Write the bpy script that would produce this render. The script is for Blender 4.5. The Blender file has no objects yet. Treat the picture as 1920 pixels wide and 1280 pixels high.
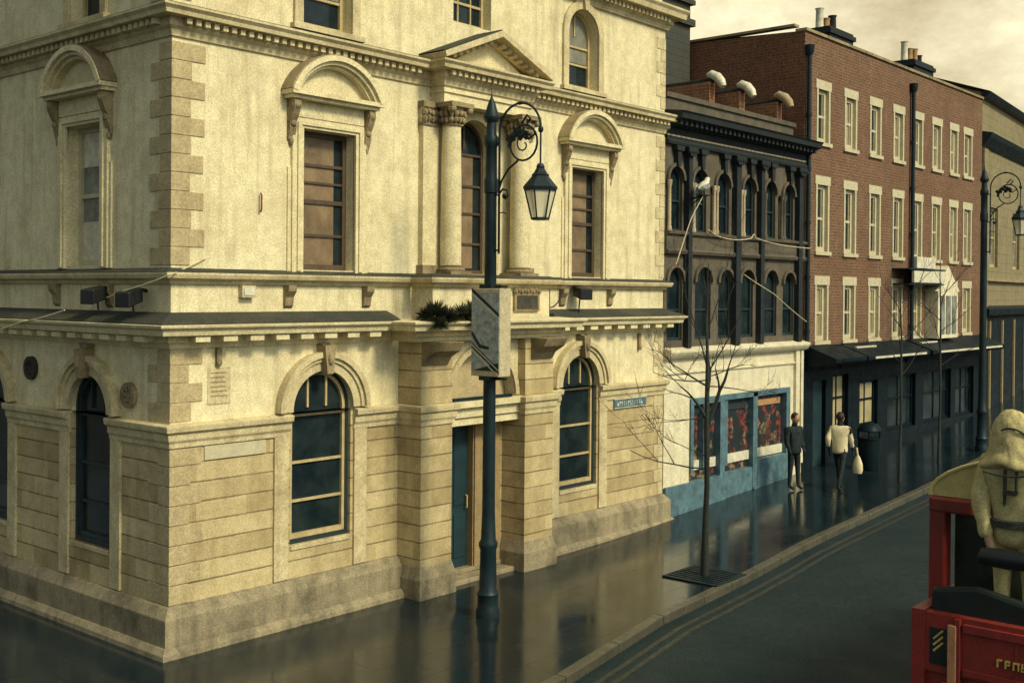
import bpy, bmesh, math, random
from mathutils import Vector, Matrix
random.seed(7)
PI = math.pi
sc = bpy.context.scene
COL = sc.collection

# ------------------------------------------------------------------ materials
def _nt(name):
    m = bpy.data.materials.new(name); m.use_nodes = True
    nt = m.node_tree; b = nt.nodes['Principled BSDF']
    return m, nt, b
def _noise(nt, vec, scale, detail=4, rough=.6, stretch=None):
    n = nt.nodes.new('ShaderNodeTexNoise'); n.inputs['Scale'].default_value = scale
    n.inputs['Detail'].default_value = detail; n.inputs['Roughness'].default_value = rough
    if stretch:
        mp = nt.nodes.new('ShaderNodeMapping'); mp.inputs['Scale'].default_value = stretch
        nt.links.new(vec, mp.inputs['Vector']); nt.links.new(mp.outputs['Vector'], n.inputs['Vector'])
    else: nt.links.new(vec, n.inputs['Vector'])
    return n.outputs['Fac']
def _ramp(nt, fac, a, b, va=0., vb=1.):
    r = nt.nodes.new('ShaderNodeMapRange'); r.inputs['From Min'].default_value = a; r.inputs['From Max'].default_value = b
    r.inputs['To Min'].default_value = va; r.inputs['To Max'].default_value = vb
    nt.links.new(fac, r.inputs['Value']); return r.outputs['Result']
def _mix(nt, fac, A, B, mode='MIX'):
    n = nt.nodes.new('ShaderNodeMix'); n.data_type = 'RGBA'; n.blend_type = mode; n.clamp_factor = True
    for s, v in ((n.inputs[0], fac), (n.inputs[6], A), (n.inputs[7], B)):
        if isinstance(v, (int, float)): s.default_value = v
        elif isinstance(v, tuple): s.default_value = (*v, 1)
        else: nt.links.new(v, s)
    return n.outputs[2]
def _mul(nt, a, b, op='MULTIPLY'):
    n = nt.nodes.new('ShaderNodeMath'); n.operation = op
    for s, v in zip(n.inputs, (a, b)):
        if isinstance(v, (int, float)): s.default_value = v
        else: nt.links.new(v, s)
    return n.outputs[0]
def _bump(nt, b, h, strength, dist=.01):
    n = nt.nodes.new('ShaderNodeBump'); n.inputs['Strength'].default_value = strength; n.inputs['Distance'].default_value = dist
    nt.links.new(h, n.inputs['Height']); nt.links.new(n.outputs['Normal'], b.inputs['Normal'])
def _geo(nt):
    # world position: keeps the texture continuous between the parts of one building
    return nt.nodes.new('ShaderNodeNewGeometry').outputs['Position']
def _obj(nt): return nt.nodes.new('ShaderNodeTexCoord').outputs['Object']

def masonry(name, c, stain, rough=.85, grain=.3, streak=.5, blot=.5, joints=None, blocks=False, bump=.35, spec=.2):
    """weathered stone / stucco: blotches, rain streaks, fine roughcast grain, optional horizontal joints"""
    m, nt, b = _nt(name); P = _geo(nt)
    f1 = _ramp(nt, _noise(nt, P, 1.5, 7, .7), .46, .68)
    f2 = _ramp(nt, _noise(nt, P, 1.0, 5, .6, (5, 5, .5)), .5, .8)
    col = _mix(nt, _mul(nt, f1, blot), c, stain)
    col = _mix(nt, _mul(nt, f2, streak), col, tuple(x*.62 for x in stain))
    f4 = _ramp(nt, _noise(nt, P, 5, 5, .75), .42, .66)
    col = _mix(nt, _mul(nt, f4, .30), col, tuple(x*.55 for x in stain))
    g = _noise(nt, P, 42, 2, .8)
    gg = _ramp(nt, g, .3, .7, 1-grain, 1+grain*.8)
    v = nt.nodes.new('ShaderNodeCombineColor')
    for s in v.inputs: nt.links.new(gg, s)
    col = _mix(nt, 1., col, v.outputs[0], 'MULTIPLY')
    h = g
    if blocks:
        sp = nt.nodes.new('ShaderNodeSeparateXYZ'); nt.links.new(P, sp.inputs[0])
        cb = nt.nodes.new('ShaderNodeCombineXYZ'); nt.links.new(_mul(nt, sp.outputs[0], sp.outputs[1], 'SUBTRACT'), cb.inputs[0]); nt.links.new(_mul(nt, sp.outputs[2], joints[0], 'SUBTRACT'), cb.inputs[1])
        t = nt.nodes.new('ShaderNodeTexBrick'); nt.links.new(cb.outputs[0], t.inputs['Vector']); t.inputs['Scale'].default_value = 1
        t.inputs['Brick Width'].default_value = .78; t.inputs['Row Height'].default_value = joints[1]; t.inputs['Mortar Size'].default_value = .0
        t.inputs['Color1'].default_value = (1.06, 1.05, 1.02, 1); t.inputs['Color2'].default_value = (.74, .70, .64, 1)
        col = _mix(nt, 1., col, t.outputs['Color'], 'MULTIPLY')
    if joints:
        z0, pitch, wid, depth = joints
        sx = nt.nodes.new('ShaderNodeSeparateXYZ'); nt.links.new(P, sx.inputs[0])
        wob = _mul(nt, _noise(nt, P, 2.5, 2), .012)
        z = _mul(nt, _mul(nt, sx.outputs[2], wob, 'ADD'), z0, 'SUBTRACT')
        fr = _mul(nt, _mul(nt, z, 1/pitch), 1., 'FLOORED_MODULO')
        dist = _mul(nt, _mul(nt, fr, .5, 'SUBTRACT'), 0, 'ADD'); ab = nt.nodes.new('ShaderNodeMath'); ab.operation = 'ABSOLUTE'; nt.links.new(dist, ab.inputs[0])
        j = _ramp(nt, ab.outputs[0], .5-wid/pitch, .5-wid/pitch*.3)
        brk = _ramp(nt, _noise(nt, P, 3, 3), .3, .55, .45, 1)
        j = _mul(nt, j, brk)
        col = _mix(nt, _mul(nt, j, depth), col, tuple(x*.3 for x in stain))
        h = _mul(nt, g, _mul(nt, j, -1.5), 'ADD')
    nt.links.new(col, b.inputs['Base Color']); b.inputs['Roughness'].default_value = rough
    b.inputs['Specular IOR Level'].default_value = spec
    _bump(nt, b, h, bump, .012)
    return m

def brickwork(name, c1, c2, mortar, swap=False):
    m, nt, b = _nt(name); P = _geo(nt)
    mp = nt.nodes.new('ShaderNodeMapping')
    # brick texture works in XY: turn the wall plane into XY
    mp.inputs['Rotation'].default_value = (PI/2, 0, 0) if not swap else (PI/2, 0, PI/2)
    sx = nt.nodes.new('ShaderNodeSeparateXYZ'); nt.links.new(P, sx.inputs[0])
    cb = nt.nodes.new('ShaderNodeCombineXYZ')
    nt.links.new(sx.outputs[1 if swap else 0], cb.inputs[0]); nt.links.new(sx.outputs[2], cb.inputs[1])
    t = nt.nodes.new('ShaderNodeTexBrick'); nt.links.new(cb.outputs[0], t.inputs['Vector'])
    t.inputs['Scale'].default_value = 1; t.inputs['Brick Width'].default_value = .225; t.inputs['Row Height'].default_value = .075
    t.inputs['Mortar Size'].default_value = .009; t.inputs['Mortar Smooth'].default_value = .3
    t.inputs['Color1'].default_value = (*c1, 1); t.inputs['Color2'].default_value = (*c2, 1); t.inputs['Mortar'].default_value = (*mortar, 1)
    f1 = _ramp(nt, _noise(nt, P, .7, 6, .65), .42, .75)
    col = _mix(nt, _mul(nt, f1, .55), t.outputs['Color'], tuple(x*.55 for x in c1))
    g = _noise(nt, P, 17, 2, .8)
    gg = _ramp(nt, g, .3, .7, .6, 1.4)
    v = nt.nodes.new('ShaderNodeCombineColor')
    for s in v.inputs: nt.links.new(gg, s)
    col = _mix(nt, 1., col, v.outputs[0], 'MULTIPLY')
    f3 = _ramp(nt, _noise(nt, P, 1.3, 5, .7, (3, 3, .7)), .55, .8)
    col = _mix(nt, _mul(nt, f3, .35), col, tuple(min(1, x*1.5+.03) for x in mortar))
    nt.links.new(col, b.inputs['Base Color']); b.inputs['Roughness'].default_value = .9; b.inputs['Specular IOR Level'].default_value = .15
    _bump(nt, b, g, .3)
    return m

def plain(name, c, rough=.6, var=.25, scale=8., spec=.3, metal=0., bump=.1, fine=.12):
    m, nt, b = _nt(name); P = _geo(nt)
    n = _noise(nt, P, scale, 5, .65)
    col = _mix(nt, _ramp(nt, n, .3, .75), tuple(min(1, x*(1+var)) for x in c), tuple(x*(1-var) for x in c))
    g = _noise(nt, P, 60, 2, .8); gg = _ramp(nt, g, .3, .7, 1-fine, 1+fine)
    v = nt.nodes.new('ShaderNodeCombineColor')
    for s in v.inputs: nt.links.new(gg, s)
    col = _mix(nt, 1., col, v.outputs[0], 'MULTIPLY')
    nt.links.new(col, b.inputs['Base Color'])
    nt.links.new(_ramp(nt, n, .3, .7, max(0, rough-.1), min(1, rough+.1)), b.inputs['Roughness'])
    b.inputs['Specular IOR Level'].default_value = spec; b.inputs['Metallic'].default_value = metal
    if bump: _bump(nt, b, g, bump, .004)
    return m

def glassdark(name, c=(.007, .014, .018), rough=.10, spec=.35, haze=None):
    m, nt, b = _nt(name); P = _geo(nt)
    n = _noise(nt, P, 2.2, 4, .6)
    c2 = haze or (.020, .031, .032)
    col = _mix(nt, _ramp(nt, n, .40, .66), c, c2)
    nt.links.new(col, b.inputs['Base Color']); b.inputs['Roughness'].default_value = rough
    b.inputs['Specular IOR Level'].default_value = spec
    _bump(nt, b, _noise(nt, P, 3, 2), .06, .02)
    return m

def wet(name, c, c2, r0, r1, scale=.6, spec=.5, fine=.25, bump=.05, slabs=None):
    """rain-soaked paving: rough where it is drying, mirror-like where the film of water lies"""
    m, nt, b = _nt(name); P = _geo(nt)
    n = _noise(nt, P, scale, 5, .6)
    col = _mix(nt, _ramp(nt, n, .35, .7), c, c2)
    g = _noise(nt, P, 32, 3, .8); gg = _ramp(nt, g, .3, .7, 1-fine, 1+fine)
    v = nt.nodes.new('ShaderNodeCombineColor')
    for s in v.inputs: nt.links.new(gg, s)
    col = _mix(nt, 1., col, v.outputs[0], 'MULTIPLY')
    h = g
    if slabs:
        t = nt.nodes.new('ShaderNodeTexBrick'); nt.links.new(P, t.inputs['Vector'])
        t.inputs['Scale'].default_value = 1; t.inputs['Brick Width'].default_value = slabs[0]; t.inputs['Row Height'].default_value = slabs[1]
        t.inputs['Mortar Size'].default_value = .007
        t.inputs['Color1'].default_value = (1, 1, 1, 1); t.inputs['Color2'].default_value = (.8, .8, .8, 1); t.inputs['Mortar'].default_value = (.55, .55, .55, 1)
        col = _mix(nt, 1., col, t.outputs['Color'], 'MULTIPLY')
        h = _mul(nt, g, _mul(nt, t.outputs['Fac'], -1.2), 'ADD')
    nt.links.new(col, b.inputs['Base Color'])
    rg = _ramp(nt, _noise(nt, P, scale*1.7, 4), .35, .65, r0, r1)
    if slabs: rg = _mul(nt, rg, _mul(nt, t.outputs['Fac'], .12), 'ADD')
    nt.links.new(rg, b.inputs['Roughness'])
    b.inputs['Specular IOR Level'].default_value = spec
    _bump(nt, b, h, bump, .006)
    return m

M = {}
CREAM = (.74, .66, .42)
M['stucco'] = masonry('cream_stucco', CREAM, (.46, .365, .19), streak=.65, blot=.5)
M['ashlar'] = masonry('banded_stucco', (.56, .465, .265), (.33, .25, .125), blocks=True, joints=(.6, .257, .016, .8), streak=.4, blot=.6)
M['trim'] = masonry('carved_stone', (.61, .52, .31), (.31, .24, .125), streak=.5, blot=.6)
M['trim_pale'] = masonry('pale_painted_stone', (.71, .625, .385), (.43, .34, .18), streak=.3, blot=.4)
M['plinth'] = masonry('plinth_stone', (.31, .26, .165), (.12, .105, .07), streak=.7, blot=.9)
M['quoin'] = masonry('quoin_stone', (.47, .38, .215), (.30, .235, .13), streak=.35, blot=.5)
M['moss'] = masonry('mossy_lead', (.038, .042, .036), (.10, .085, .05), streak=.2, blot=.7, grain=.45)
M['carved_dark'] = masonry('sooty_carved_stone', (.33, .26, .145), (.12, .095, .06), streak=.5, blot=.9)
M['glass'] = glassdark('dark_window_glass')
M['glass_pale'] = glassdark('net_curtain_glass', (.10, .11, .10), .2, .4, (.30, .31, .27))
M['blind'] = plain('brown_blind', (.165, .112, .062), .5, .55, 2.6, .45, fine=.2)
M['grey_blind'] = plain('grey_blind', (.19, .18, .14), .5, .4, 3, .4)
M['sash'] = plain('old_sash_paint', (.42, .33, .17), .5, .25)
M['sash_brown'] = plain('brown_sash_paint', (.075, .052, .034), .5, .3)
M['sash_dark'] = plain('dark_sash_paint', (.02, .032, .035), .45, .3)
M['door'] = plain('dark_door_paint', (.014, .034, .042), .4, .3, 3)
M['reveal'] = masonry('worn_reveal', (.33, .235, .115), (.2, .145, .08), streak=.4)
M['iron'] = plain('teal_black_iron', (.006, .017, .022), .5, .5, 5, .25, bump=.2)
M['black'] = plain('black_plastic', (.012, .014, .015), .4, .3)
M['slate'] = masonry('slate_roof', (.05, .055, .05), (.10, .085, .055), joints=(0, .18, .012, .8), grain=.4)
M['brick'] = brickwork('red_brick', (.172, .084, .050), (.122, .063, .041), (.20, .155, .10))
M['brick_side'] = brickwork('red_brick_gable', (.19, .078, .046), (.14, .06, .038), (.18, .125, .07), True)
M['brick_orange'] = brickwork('orange_brick', (.28, .12, .06), (.20, .085, .045), (.28, .19, .11), True)
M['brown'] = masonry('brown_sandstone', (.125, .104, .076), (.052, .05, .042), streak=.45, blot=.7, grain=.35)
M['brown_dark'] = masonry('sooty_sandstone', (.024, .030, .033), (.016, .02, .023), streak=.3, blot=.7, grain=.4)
M['brown_pale'] = masonry('pale_colonnette_stone', (.44, .36, .24), (.26, .20, .13), streak=.3, blot=.5)
M['shopcream'] = masonry('cream_shopfront', (.70, .64, .46), (.44, .37, .23), streak=.35, blot=.45)
M['blue'] = plain('blue_shop_paint', (.075, .135, .165), .5, .5, 6)
M['white'] = plain('white_paint', (.47, .42, .28), .5, .18)
M['white_dirty'] = plain('dirty_white_metal', (.55, .52, .40), .5, .3)
M['shopdark'] = plain('black_shopfront_paint', (.004, .010, .014), .5, .4, 4, .12)
M['litpane'] = glassdark('pane_with_pale_blind', (.30, .25, .14), .3, .3, (.42, .36, .21))
M['farstone'] = masonry('far_pale_stone', (.25, .21, .12), (.15, .12, .07), streak=.3, joints=(0, .32, .012, .5), blot=.5)
M['pavement'] = wet('wet_pavement', (.006, .015, .020), (.012, .020, .024), .08, .19, .55, .40, slabs=(.9, .6))
M['road'] = wet('wet_asphalt', (.012, .023, .027), (.018, .030, .033), .5, .65, .8, .12, .8, .35)
M['kerbstone'] = wet('wet_granite_kerb', (.055, .054, .04), (.09, .084, .058), .25, .5, 3, .5)
M['earth'] = wet('ground_soil', (.04, .04, .035), (.06, .055, .045), .6, .8)
M['line'] = plain('worn_line_paint', (.030, .034, .029), .5, .5, 10)
M['bark'] = plain('dark_wet_bark', (.022, .026, .022), .6, .5, 20, .3, bump=.6)
M['leaf'] = plain('weed_leaf', (.045, .052, .026), .7, .7, 15)
M['busred'] = masonry('red_bus_paint', (.26, .028, .020), (.11, .03, .02), rough=.45, grain=.15, streak=.55, blot=.8, bump=.08, spec=.4)
M['busroof'] = plain('cream_canvas', (.50, .42, .17), .75, .2, 6, .2, bump=.5)
M['busdark'] = plain('dark_bus_interior', (.012, .018, .016), .6, .5, 3)
M['yellow'] = plain('worn_yellow_paint', (.48, .34, .10), .5, .3, 12)
M['olivecoat'] = plain('beige_coat_cloth', (.44, .375, .18), .85, .22, 9, .1, bump=.6, fine=.25)
M['coat_white'] = plain('pale_coat_cloth', (.60, .52, .33), .85, .15, 9, .1, bump=.4)
M['dark_cloth'] = plain('dark_cloth', (.020, .026, .028), .9, .5, 14, .08, bump=.6, fine=.3)
M['skin'] = plain('skin', (.36, .21, .12), .55, .12, 12, .3)
M['hair'] = plain('dark_hair', (.02, .016, .012), .6, .4, 30)
M['cable'] = plain('pale_cable_sheath', (.55, .48, .30), .5, .2)
M['banner'] = plain('grey_blue_banner', (.25, .28, .275), .55, .55, 9, .3, fine=.4)
M['banner_edge'] = plain('faded_banner_edge', (.42, .36, .23), .6, .25, 9, fine=.3)
M['pot'] = plain('terracotta_pot', (.34, .20, .09), .8, .3)

def display_mat():
    m, nt, b = _nt('shop_window_display'); P = _geo(nt)
    v = nt.nodes.new('ShaderNodeTexVoronoi'); v.inputs['Scale'].default_value = 4.2; v.inputs['Randomness'].default_value = 1
    nt.links.new(P, v.inputs['Vector'])
    s = nt.nodes.new('ShaderNodeSeparateColor'); nt.links.new(v.outputs['Color'], s.inputs[0])
    c = _mix(nt, _ramp(nt, s.outputs[0], .56, .64), (.02, .026, .028), (.24, .045, .035))
    c = _mix(nt, _ramp(nt, s.outputs[1], .72, .8), c, (.26, .17, .09))
    c = _mix(nt, _ramp(nt, _noise(nt, P, 9, 4), .45, .6), (.02, .026, .028), c)
    nt.links.new(c, b.inputs['Base Color']); b.inputs['Roughness'].default_value = .35; b.inputs['Specular IOR Level'].default_value = .35
    return m
M['display'] = display_mat()
M['far_cowl'] = plain('rusty_cowl', (.34, .25, .15), .7, .3)
def lantern_glass():
    m, nt, b = _nt('lantern_glass')
    tr = nt.nodes.new('ShaderNodeBsdfTransparent'); mx = nt.nodes.new('ShaderNodeMixShader')
    b.inputs['Base Color'].default_value = (.85, .78, .55, 1); b.inputs['Roughness'].default_value = .25
    mx.inputs[0].default_value = .6
    nt.links.new(tr.outputs[0], mx.inputs[1]); nt.links.new(b.outputs[0], mx.inputs[2])
    nt.links.new(mx.outputs[0], nt.nodes['Material Output'].inputs['Surface'])
    return m
M['lantern'] = lantern_glass()

# ------------------------------------------------------------------ mesh builder
class Frame:
    """wall frame: u along the wall, w out of the wall, z up"""
    def __init__(s, o, u, n): s.o = Vector(o); s.u = Vector(u).normalized(); s.n = Vector(n).normalized()
    def __call__(s, u, w, z): return s.o + s.u*u + s.n*w + Vector((0, 0, z))
WORLD = Frame((0, 0, 0), (1, 0, 0), (0, 1, 0))

class MB:
    def __init__(s): s.v = []; s.f = []
    def add(s, vs, fs):
        k = len(s.v); s.v += [Vector(p) for p in vs]; s.f += [tuple(i+k for i in f) for f in fs]; return s
    def box(s, F, u0, u1, w0, w1, z0, z1):
        p = [F(u, w, z) for z in (z0, z1) for w in (w0, w1) for u in (u0, u1)]
        return s.add(p, [(0, 2, 3, 1), (4, 5, 7, 6), (0, 1, 5, 4), (2, 6, 7, 3), (0, 4, 6, 2), (1, 3, 7, 5)])
    def quad(s, *p): return s.add(p, [tuple(range(len(p)))])
    def prism(s, F, poly, w0, w1):
        """polygon in (u,z) extruded from w0 to w1"""
        n = len(poly)
        p = [F(u, w0, z) for u, z in poly] + [F(u, w1, z) for u, z in poly]
        return s.add(p, [tuple(range(n))[::-1], tuple(range(n, 2*n))] + [(i, (i+1) % n, n+(i+1) % n, n+i) for i in range(n)])
    def uprism(s, F, poly, u0, u1):
        """polygon in (w,z) extruded along u"""
        n = len(poly)
        p = [F(u0, w, z) for w, z in poly] + [F(u1, w, z) for w, z in poly]
        return s.add(p, [tuple(range(n))[::-1], tuple(range(n, 2*n))] + [(i, (i+1) % n, n+(i+1) % n, n+i) for i in range(n)])
    def arc(s, F, cu, cz, r0, r1, w0, w1, a0=0., a1=PI, n=20, ez=1.):
        """ring sector in the wall plane"""
        for i in range(n):
            a, b = a0+(a1-a0)*i/n, a0+(a1-a0)*(i+1)/n
            q = [(cu+math.cos(a)*r0, cz+ez*math.sin(a)*r0), (cu+math.cos(a)*r1, cz+ez*math.sin(a)*r1), (cu+math.cos(b)*r1, cz+ez*math.sin(b)*r1), (cu+math.cos(b)*r0, cz+ez*math.sin(b)*r0)]
            p = [F(u, w1, z) for u, z in q] + [F(u, w0, z) for u, z in q]
            fs = [(0, 1, 2, 3), (0, 3, 7, 4), (1, 5, 6, 2)]
            if i == 0: fs.append((0, 4, 5, 1))
            if i == n-1: fs.append((3, 2, 6, 7))
            s.add(p, fs)
        return s
    def sweep(s, path, prof, close_ends=True):
        """profile (w,z) swept along a plan path with mitred corners; outward = right of travel"""
        P = [Vector(p) for p in path]; nrm = []
        for a, b in zip(P, P[1:]):
            d = (b-a).normalized(); nrm.append(Vector((d.y, -d.x)))
        rows = []
        for i, p in enumerate(P):
            if i == 0: m = nrm[0]
            elif i == len(P)-1: m = nrm[-1]
            else: m = (nrm[i-1]+nrm[i])/(1+nrm[i-1].dot(nrm[i]))
            rows.append([Vector((p.x+m.x*w, p.y+m.y*w, z)) for w, z in prof])
        n = len(prof)
        fs = [(i*n+j, (i+1)*n+j, (i+1)*n+j+1, i*n+j+1) for i in range(len(P)-1) for j in range(n-1)]
        if close_ends: fs += [tuple(range(n)), tuple(range((len(P)-1)*n, len(P)*n))[::-1]]
        return s.add([q for r in rows for q in r], fs)
    def lathe(s, c, prof, n=16, phase=0., sx=1., sy=1.):
        c = Vector(c); k = len(prof)
        vs = [c+Vector((r*sx*math.cos(phase+2*PI*i/n), r*sy*math.sin(phase+2*PI*i/n), z)) for r, z in prof for i in range(n)]
        fs = [(j*n+i, j*n+(i+1) % n, (j+1)*n+(i+1) % n, (j+1)*n+i) for j in range(k-1) for i in range(n)]
        fs += [tuple(range(n))[::-1], tuple(range((k-1)*n, k*n))]
        return s.add(vs, fs)
    def tube(s, pts, r, n=8):
        P = [Vector(p) for p in pts]; R = r if isinstance(r, (list, tuple)) else [r]*len(P)
        rows = []; up = None
        for i, p in enumerate(P):
            d = (P[min(i+1, len(P)-1)]-P[max(i-1, 0)]).normalized()
            if up is None: up = d.orthogonal().normalized()
            up = (up-d*up.dot(d)); up = up.normalized() if up.length > 1e-6 else d.orthogonal().normalized()
            sd = d.cross(up)
            rows.append([p+(up*math.cos(2*PI*k/n)+sd*math.sin(2*PI*k/n))*R[i] for k in range(n)])
        m = len(P)
        fs = [(i*n+k, i*n+(k+1) % n, (i+1)*n+(k+1) % n, (i+1)*n+k) for i in range(m-1) for k in range(n)]
        fs += [tuple(range(n))[::-1], tuple(range((m-1)*n, m*n))]
        return s.add([q for r_ in rows for q in r_], fs)
    def ball(s, c, rx, ry, rz, nu=12, nv=8, wob=0.):
        c = Vector(c); vs = []; 
        for j in range(nv+1):
            t = PI*j/nv
            for i in range(nu):
                a = 2*PI*i/nu; k = 1+random.uniform(-wob, wob)
                vs.append(c+Vector((rx*k*math.sin(t)*math.cos(a), ry*k*math.sin(t)*math.sin(a), rz*k*math.cos(t))))
        fs = [(j*nu+i, (j+1)*nu+i, (j+1)*nu+(i+1) % nu, j*nu+(i+1) % nu) for j in range(nv) for i in range(nu)]
        return s.add(vs, fs)
    def build(s, name, mat, parent=None, smooth=False, bevel=0.):
        off = Vector((0, 0, 0)); p = parent
        while p is not None: off += p.location; p = p.parent
        me = bpy.data.meshes.new(name)
        me.from_pydata([v-off for v in s.v], [], s.f); me.validate()
        bm = bmesh.new(); bm.from_mesh(me)
        if bevel: bmesh.ops.remove_doubles(bm, verts=bm.verts, dist=1e-5)
        bmesh.ops.recalc_face_normals(bm, faces=bm.faces); bm.to_mesh(me); bm.free()
        if smooth:
            me.polygons.foreach_set('use_smooth', [True]*len(me.polygons))
            me.set_sharp_from_angle(angle=math.radians(40))
        o = bpy.data.objects.new(name, me); COL.objects.link(o)
        if mat: me.materials.append(M[mat] if isinstance(mat, str) else mat)
        if parent: o.parent = parent
        if bevel:
            b = o.modifiers.new('b', 'BEVEL'); b.width = bevel; b.segments = 2; b.limit_method = 'ANGLE'
        return o

def wall(mb, F, u0, u1, z0, z1, ops, reveal, w=0., nseg=18):
    """wall sheet with rectangular or arched openings (ua,ub,zb,zt,arched) and their reveals"""
    def top(o, u):
        if not o[4]: return o[3]
        c = (o[0]+o[1])/2; r = (o[1]-o[0])/2
        return o[3]+math.sqrt(max(0, r*r-(u-c)**2))
    us = {u0, u1}
    for o in ops:
        us |= {o[0], o[1]}
        if o[4]:
            c = (o[0]+o[1])/2; r = (o[1]-o[0])/2
            us |= {c+r*math.cos(PI*k/nseg) for k in range(1, nseg)}
    us = sorted(x for x in us if u0-1e-9 <= x <= u1+1e-9)
    for a, b in zip(us, us[1:]):
        if b-a < 1e-7: continue
        m = (a+b)/2
        act = sorted([o for o in ops if o[0]-1e-7 <= m <= o[1]+1e-7], key=lambda o: o[2])
        za = zb = z0
        for o in act:
            if o[2] > min(za, zb)+1e-6: mb.quad(F(a, w, za), F(b, w, zb), F(b, w, o[2]), F(a, w, o[2]))
            za, zb = top(o, a), top(o, b)
            mb.quad(F(a, w, za), F(b, w, zb), F(b, w-reveal, zb), F(a, w-reveal, za))       # head
            mb.quad(F(a, w, o[2]), F(a, w-reveal, o[2]), F(b, w-reveal, o[2]), F(b, w, o[2]))  # sill
        mb.quad(F(a, w, za), F(b, w, zb), F(b, w, z1), F(a, w, z1))
    for o in ops:
        for u in (o[0], o[1]):
            t = o[3]
            mb.quad(F(u, w, o[2]), F(u, w, t), F(u, w-reveal, t), F(u, w-reveal, o[2]))
    return mb

def arch_poly(u0, u1, zb, zs, n=16, ez=1.):
    c = (u0+u1)/2; r = (u1-u0)/2
    return [(u0, zb), (u1, zb)] + [(c+r*math.cos(PI*k/n), zs+ez*r*math.sin(PI*k/n)) for k in range(n+1)]

def empty(name, loc, label, cat, group=None, rz=0.):
    o = bpy.data.objects.new(name, None); COL.objects.link(o); o.empty_display_size = .2
    o.location = loc; o.rotation_euler = (0, 0, rz); tag(o, label, cat, group); return o
def tag(o, label, cat, group=None, kind=None):
    if label: o['label'] = label
    if cat: o['category'] = cat
    if group: o['group'] = group
    if kind: o['kind'] = kind
    return o
def node(name, parent):
    """a part that only parents its sub-parts' meshes is avoided: parts are meshes; this copies a subtree"""
def copy_tree(o, parent=None):
    c = o.copy(); COL.objects.link(c)
    if parent: c.parent = parent
    for ch in [x for x in bpy.data.objects if x.parent == o]: copy_tree(ch, c)
    return c

# ------------------------------------------------------------------ ground
def zg(x):
    t = x-9.
    if t <= -2: return 0.
    if t < 2: return .042*(t+2)**2/8
    return .042*min(t, 31)
def kerb_y(x):
    pts = [(-60, -6.2), (-6, -5.4), (-2, -5.0), (2.7, -4.25), (5.7, -3.68), (11.2, -3.18), (17.6, -3.08), (24, -2.75), (60, -2.4)]
    for (a, ya), (b, yb) in zip(pts, pts[1:]):
        if x <= b: return ya+(yb-ya)*(x-a)/(b-a)
    return pts[-1][1]
XS = [-60, -30, -15, -8, -6, -4, -2, 0, 1.3, 2.7, 4.2, 5.7] + [6+i for i in range(1, 35)] + [44, 52, 60]
def strip(name, ya, yb, dz, mat, kind='structure', cuts=4):
    mb = MB(); rows = [[Vector((x, ya(x)+(yb(x)-ya(x))*k/cuts, zg(x)+dz)) for k in range(cuts+1)] for x in XS]
    vs = [p for r in rows for p in r]; n = cuts+1
    mb.add(vs, [(i*n+k, (i+1)*n+k, (i+1)*n+k+1, i*n+k+1) for i in range(len(XS)-1) for k in range(cuts)])
    o = mb.build(name, mat, smooth=True); o['kind'] = kind; return o
g = MB(); XG = [-400, -60] + [x for x in XS[1:-1]] + [60, 400]
for i in range(len(XG)-1):
    a, b = XG[i], XG[i+1]
    za, zb = zg(min(a, 60))-.25, zg(min(b, 60))-.25
    g.quad((a, -400, za), (b, -400, zb), (b, 400, zb), (a, 400, za))
tag(g.build('ground', 'earth'), None, None, kind='structure')
strip('pavement', lambda x: 14., lambda x: kerb_y(x)+.16, 0., 'pavement', cuts=8)
strip('road', lambda x: kerb_y(x), lambda x: -26., -.12, 'road', cuts=8)
kb = MB()
for a, b in zip(XS, XS[1:]):
    n = max(1, int((b-a)/.95))
    for k in range(n):
        x0, x1 = a+(b-a)*k/n, a+(b-a)*(k+1)/n; g_ = .006
        p = [(x, kerb_y(x)+dy, zg(x)+dz) for dz in (-.2, .006) for dy in (0, .16) for x in (x0+g_, x1-g_)]
        kb.add(p, [(4, 5, 7, 6), (0, 1, 5, 4), (0, 4, 6, 2), (1, 3, 7, 5), (2, 6, 7, 3)])
ko = kb.build('kerb', 'kerbstone', bevel=.012); ko['kind'] = 'structure'
strip('road_line', lambda x: kerb_y(x)-.22, lambda x: kerb_y(x)-.30, -.116, 'line', cuts=1)
strip('road_line', lambda x: kerb_y(x)-.40, lambda x: kerb_y(x)-.48, -.116, 'line', cuts=1)

# ------------------------------------------------------------------ the corner bank
R_ = Frame((0, 0, 0), (1, 0, 0), (0, -1, 0))      # street front: u = x, w = -y
L_ = Frame((0, 0, 0), (0, 1, 0), (-1, 0, 0))      # side front: u = y, w = -x
LX, LY = 11.22, 11.0
bank = empty('bank_building', (0, 0, 0), 'large cream stucco classical building on the street corner with arched windows and pediment', 'building')
PATH = [(0, LY), (0, 0), (LX, 0), (LX, 4.)]
gr_ops = [(1.9, 3.0, 1.07, 2.96, True), (7.92, 9.02, 1.07, 2.96, True), (4.72, 6.3, .0, 2.51, False)]
gl_ops = [(1.42, 2.44, 1.10, 2.96, True), (4.33, 5.35, 1.10, 2.96, True), (7.24, 8.26, 1.10, 2.96, True)]
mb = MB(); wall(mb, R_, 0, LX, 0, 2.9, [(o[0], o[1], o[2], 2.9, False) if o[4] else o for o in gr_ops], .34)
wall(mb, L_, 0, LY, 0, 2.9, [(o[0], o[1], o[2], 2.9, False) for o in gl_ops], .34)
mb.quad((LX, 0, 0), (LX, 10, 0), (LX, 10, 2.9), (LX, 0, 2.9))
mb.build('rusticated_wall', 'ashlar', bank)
mb = MB()
up = lambda c, r, zb, zs: (c-r, c+r, zb, zs, True)
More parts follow.
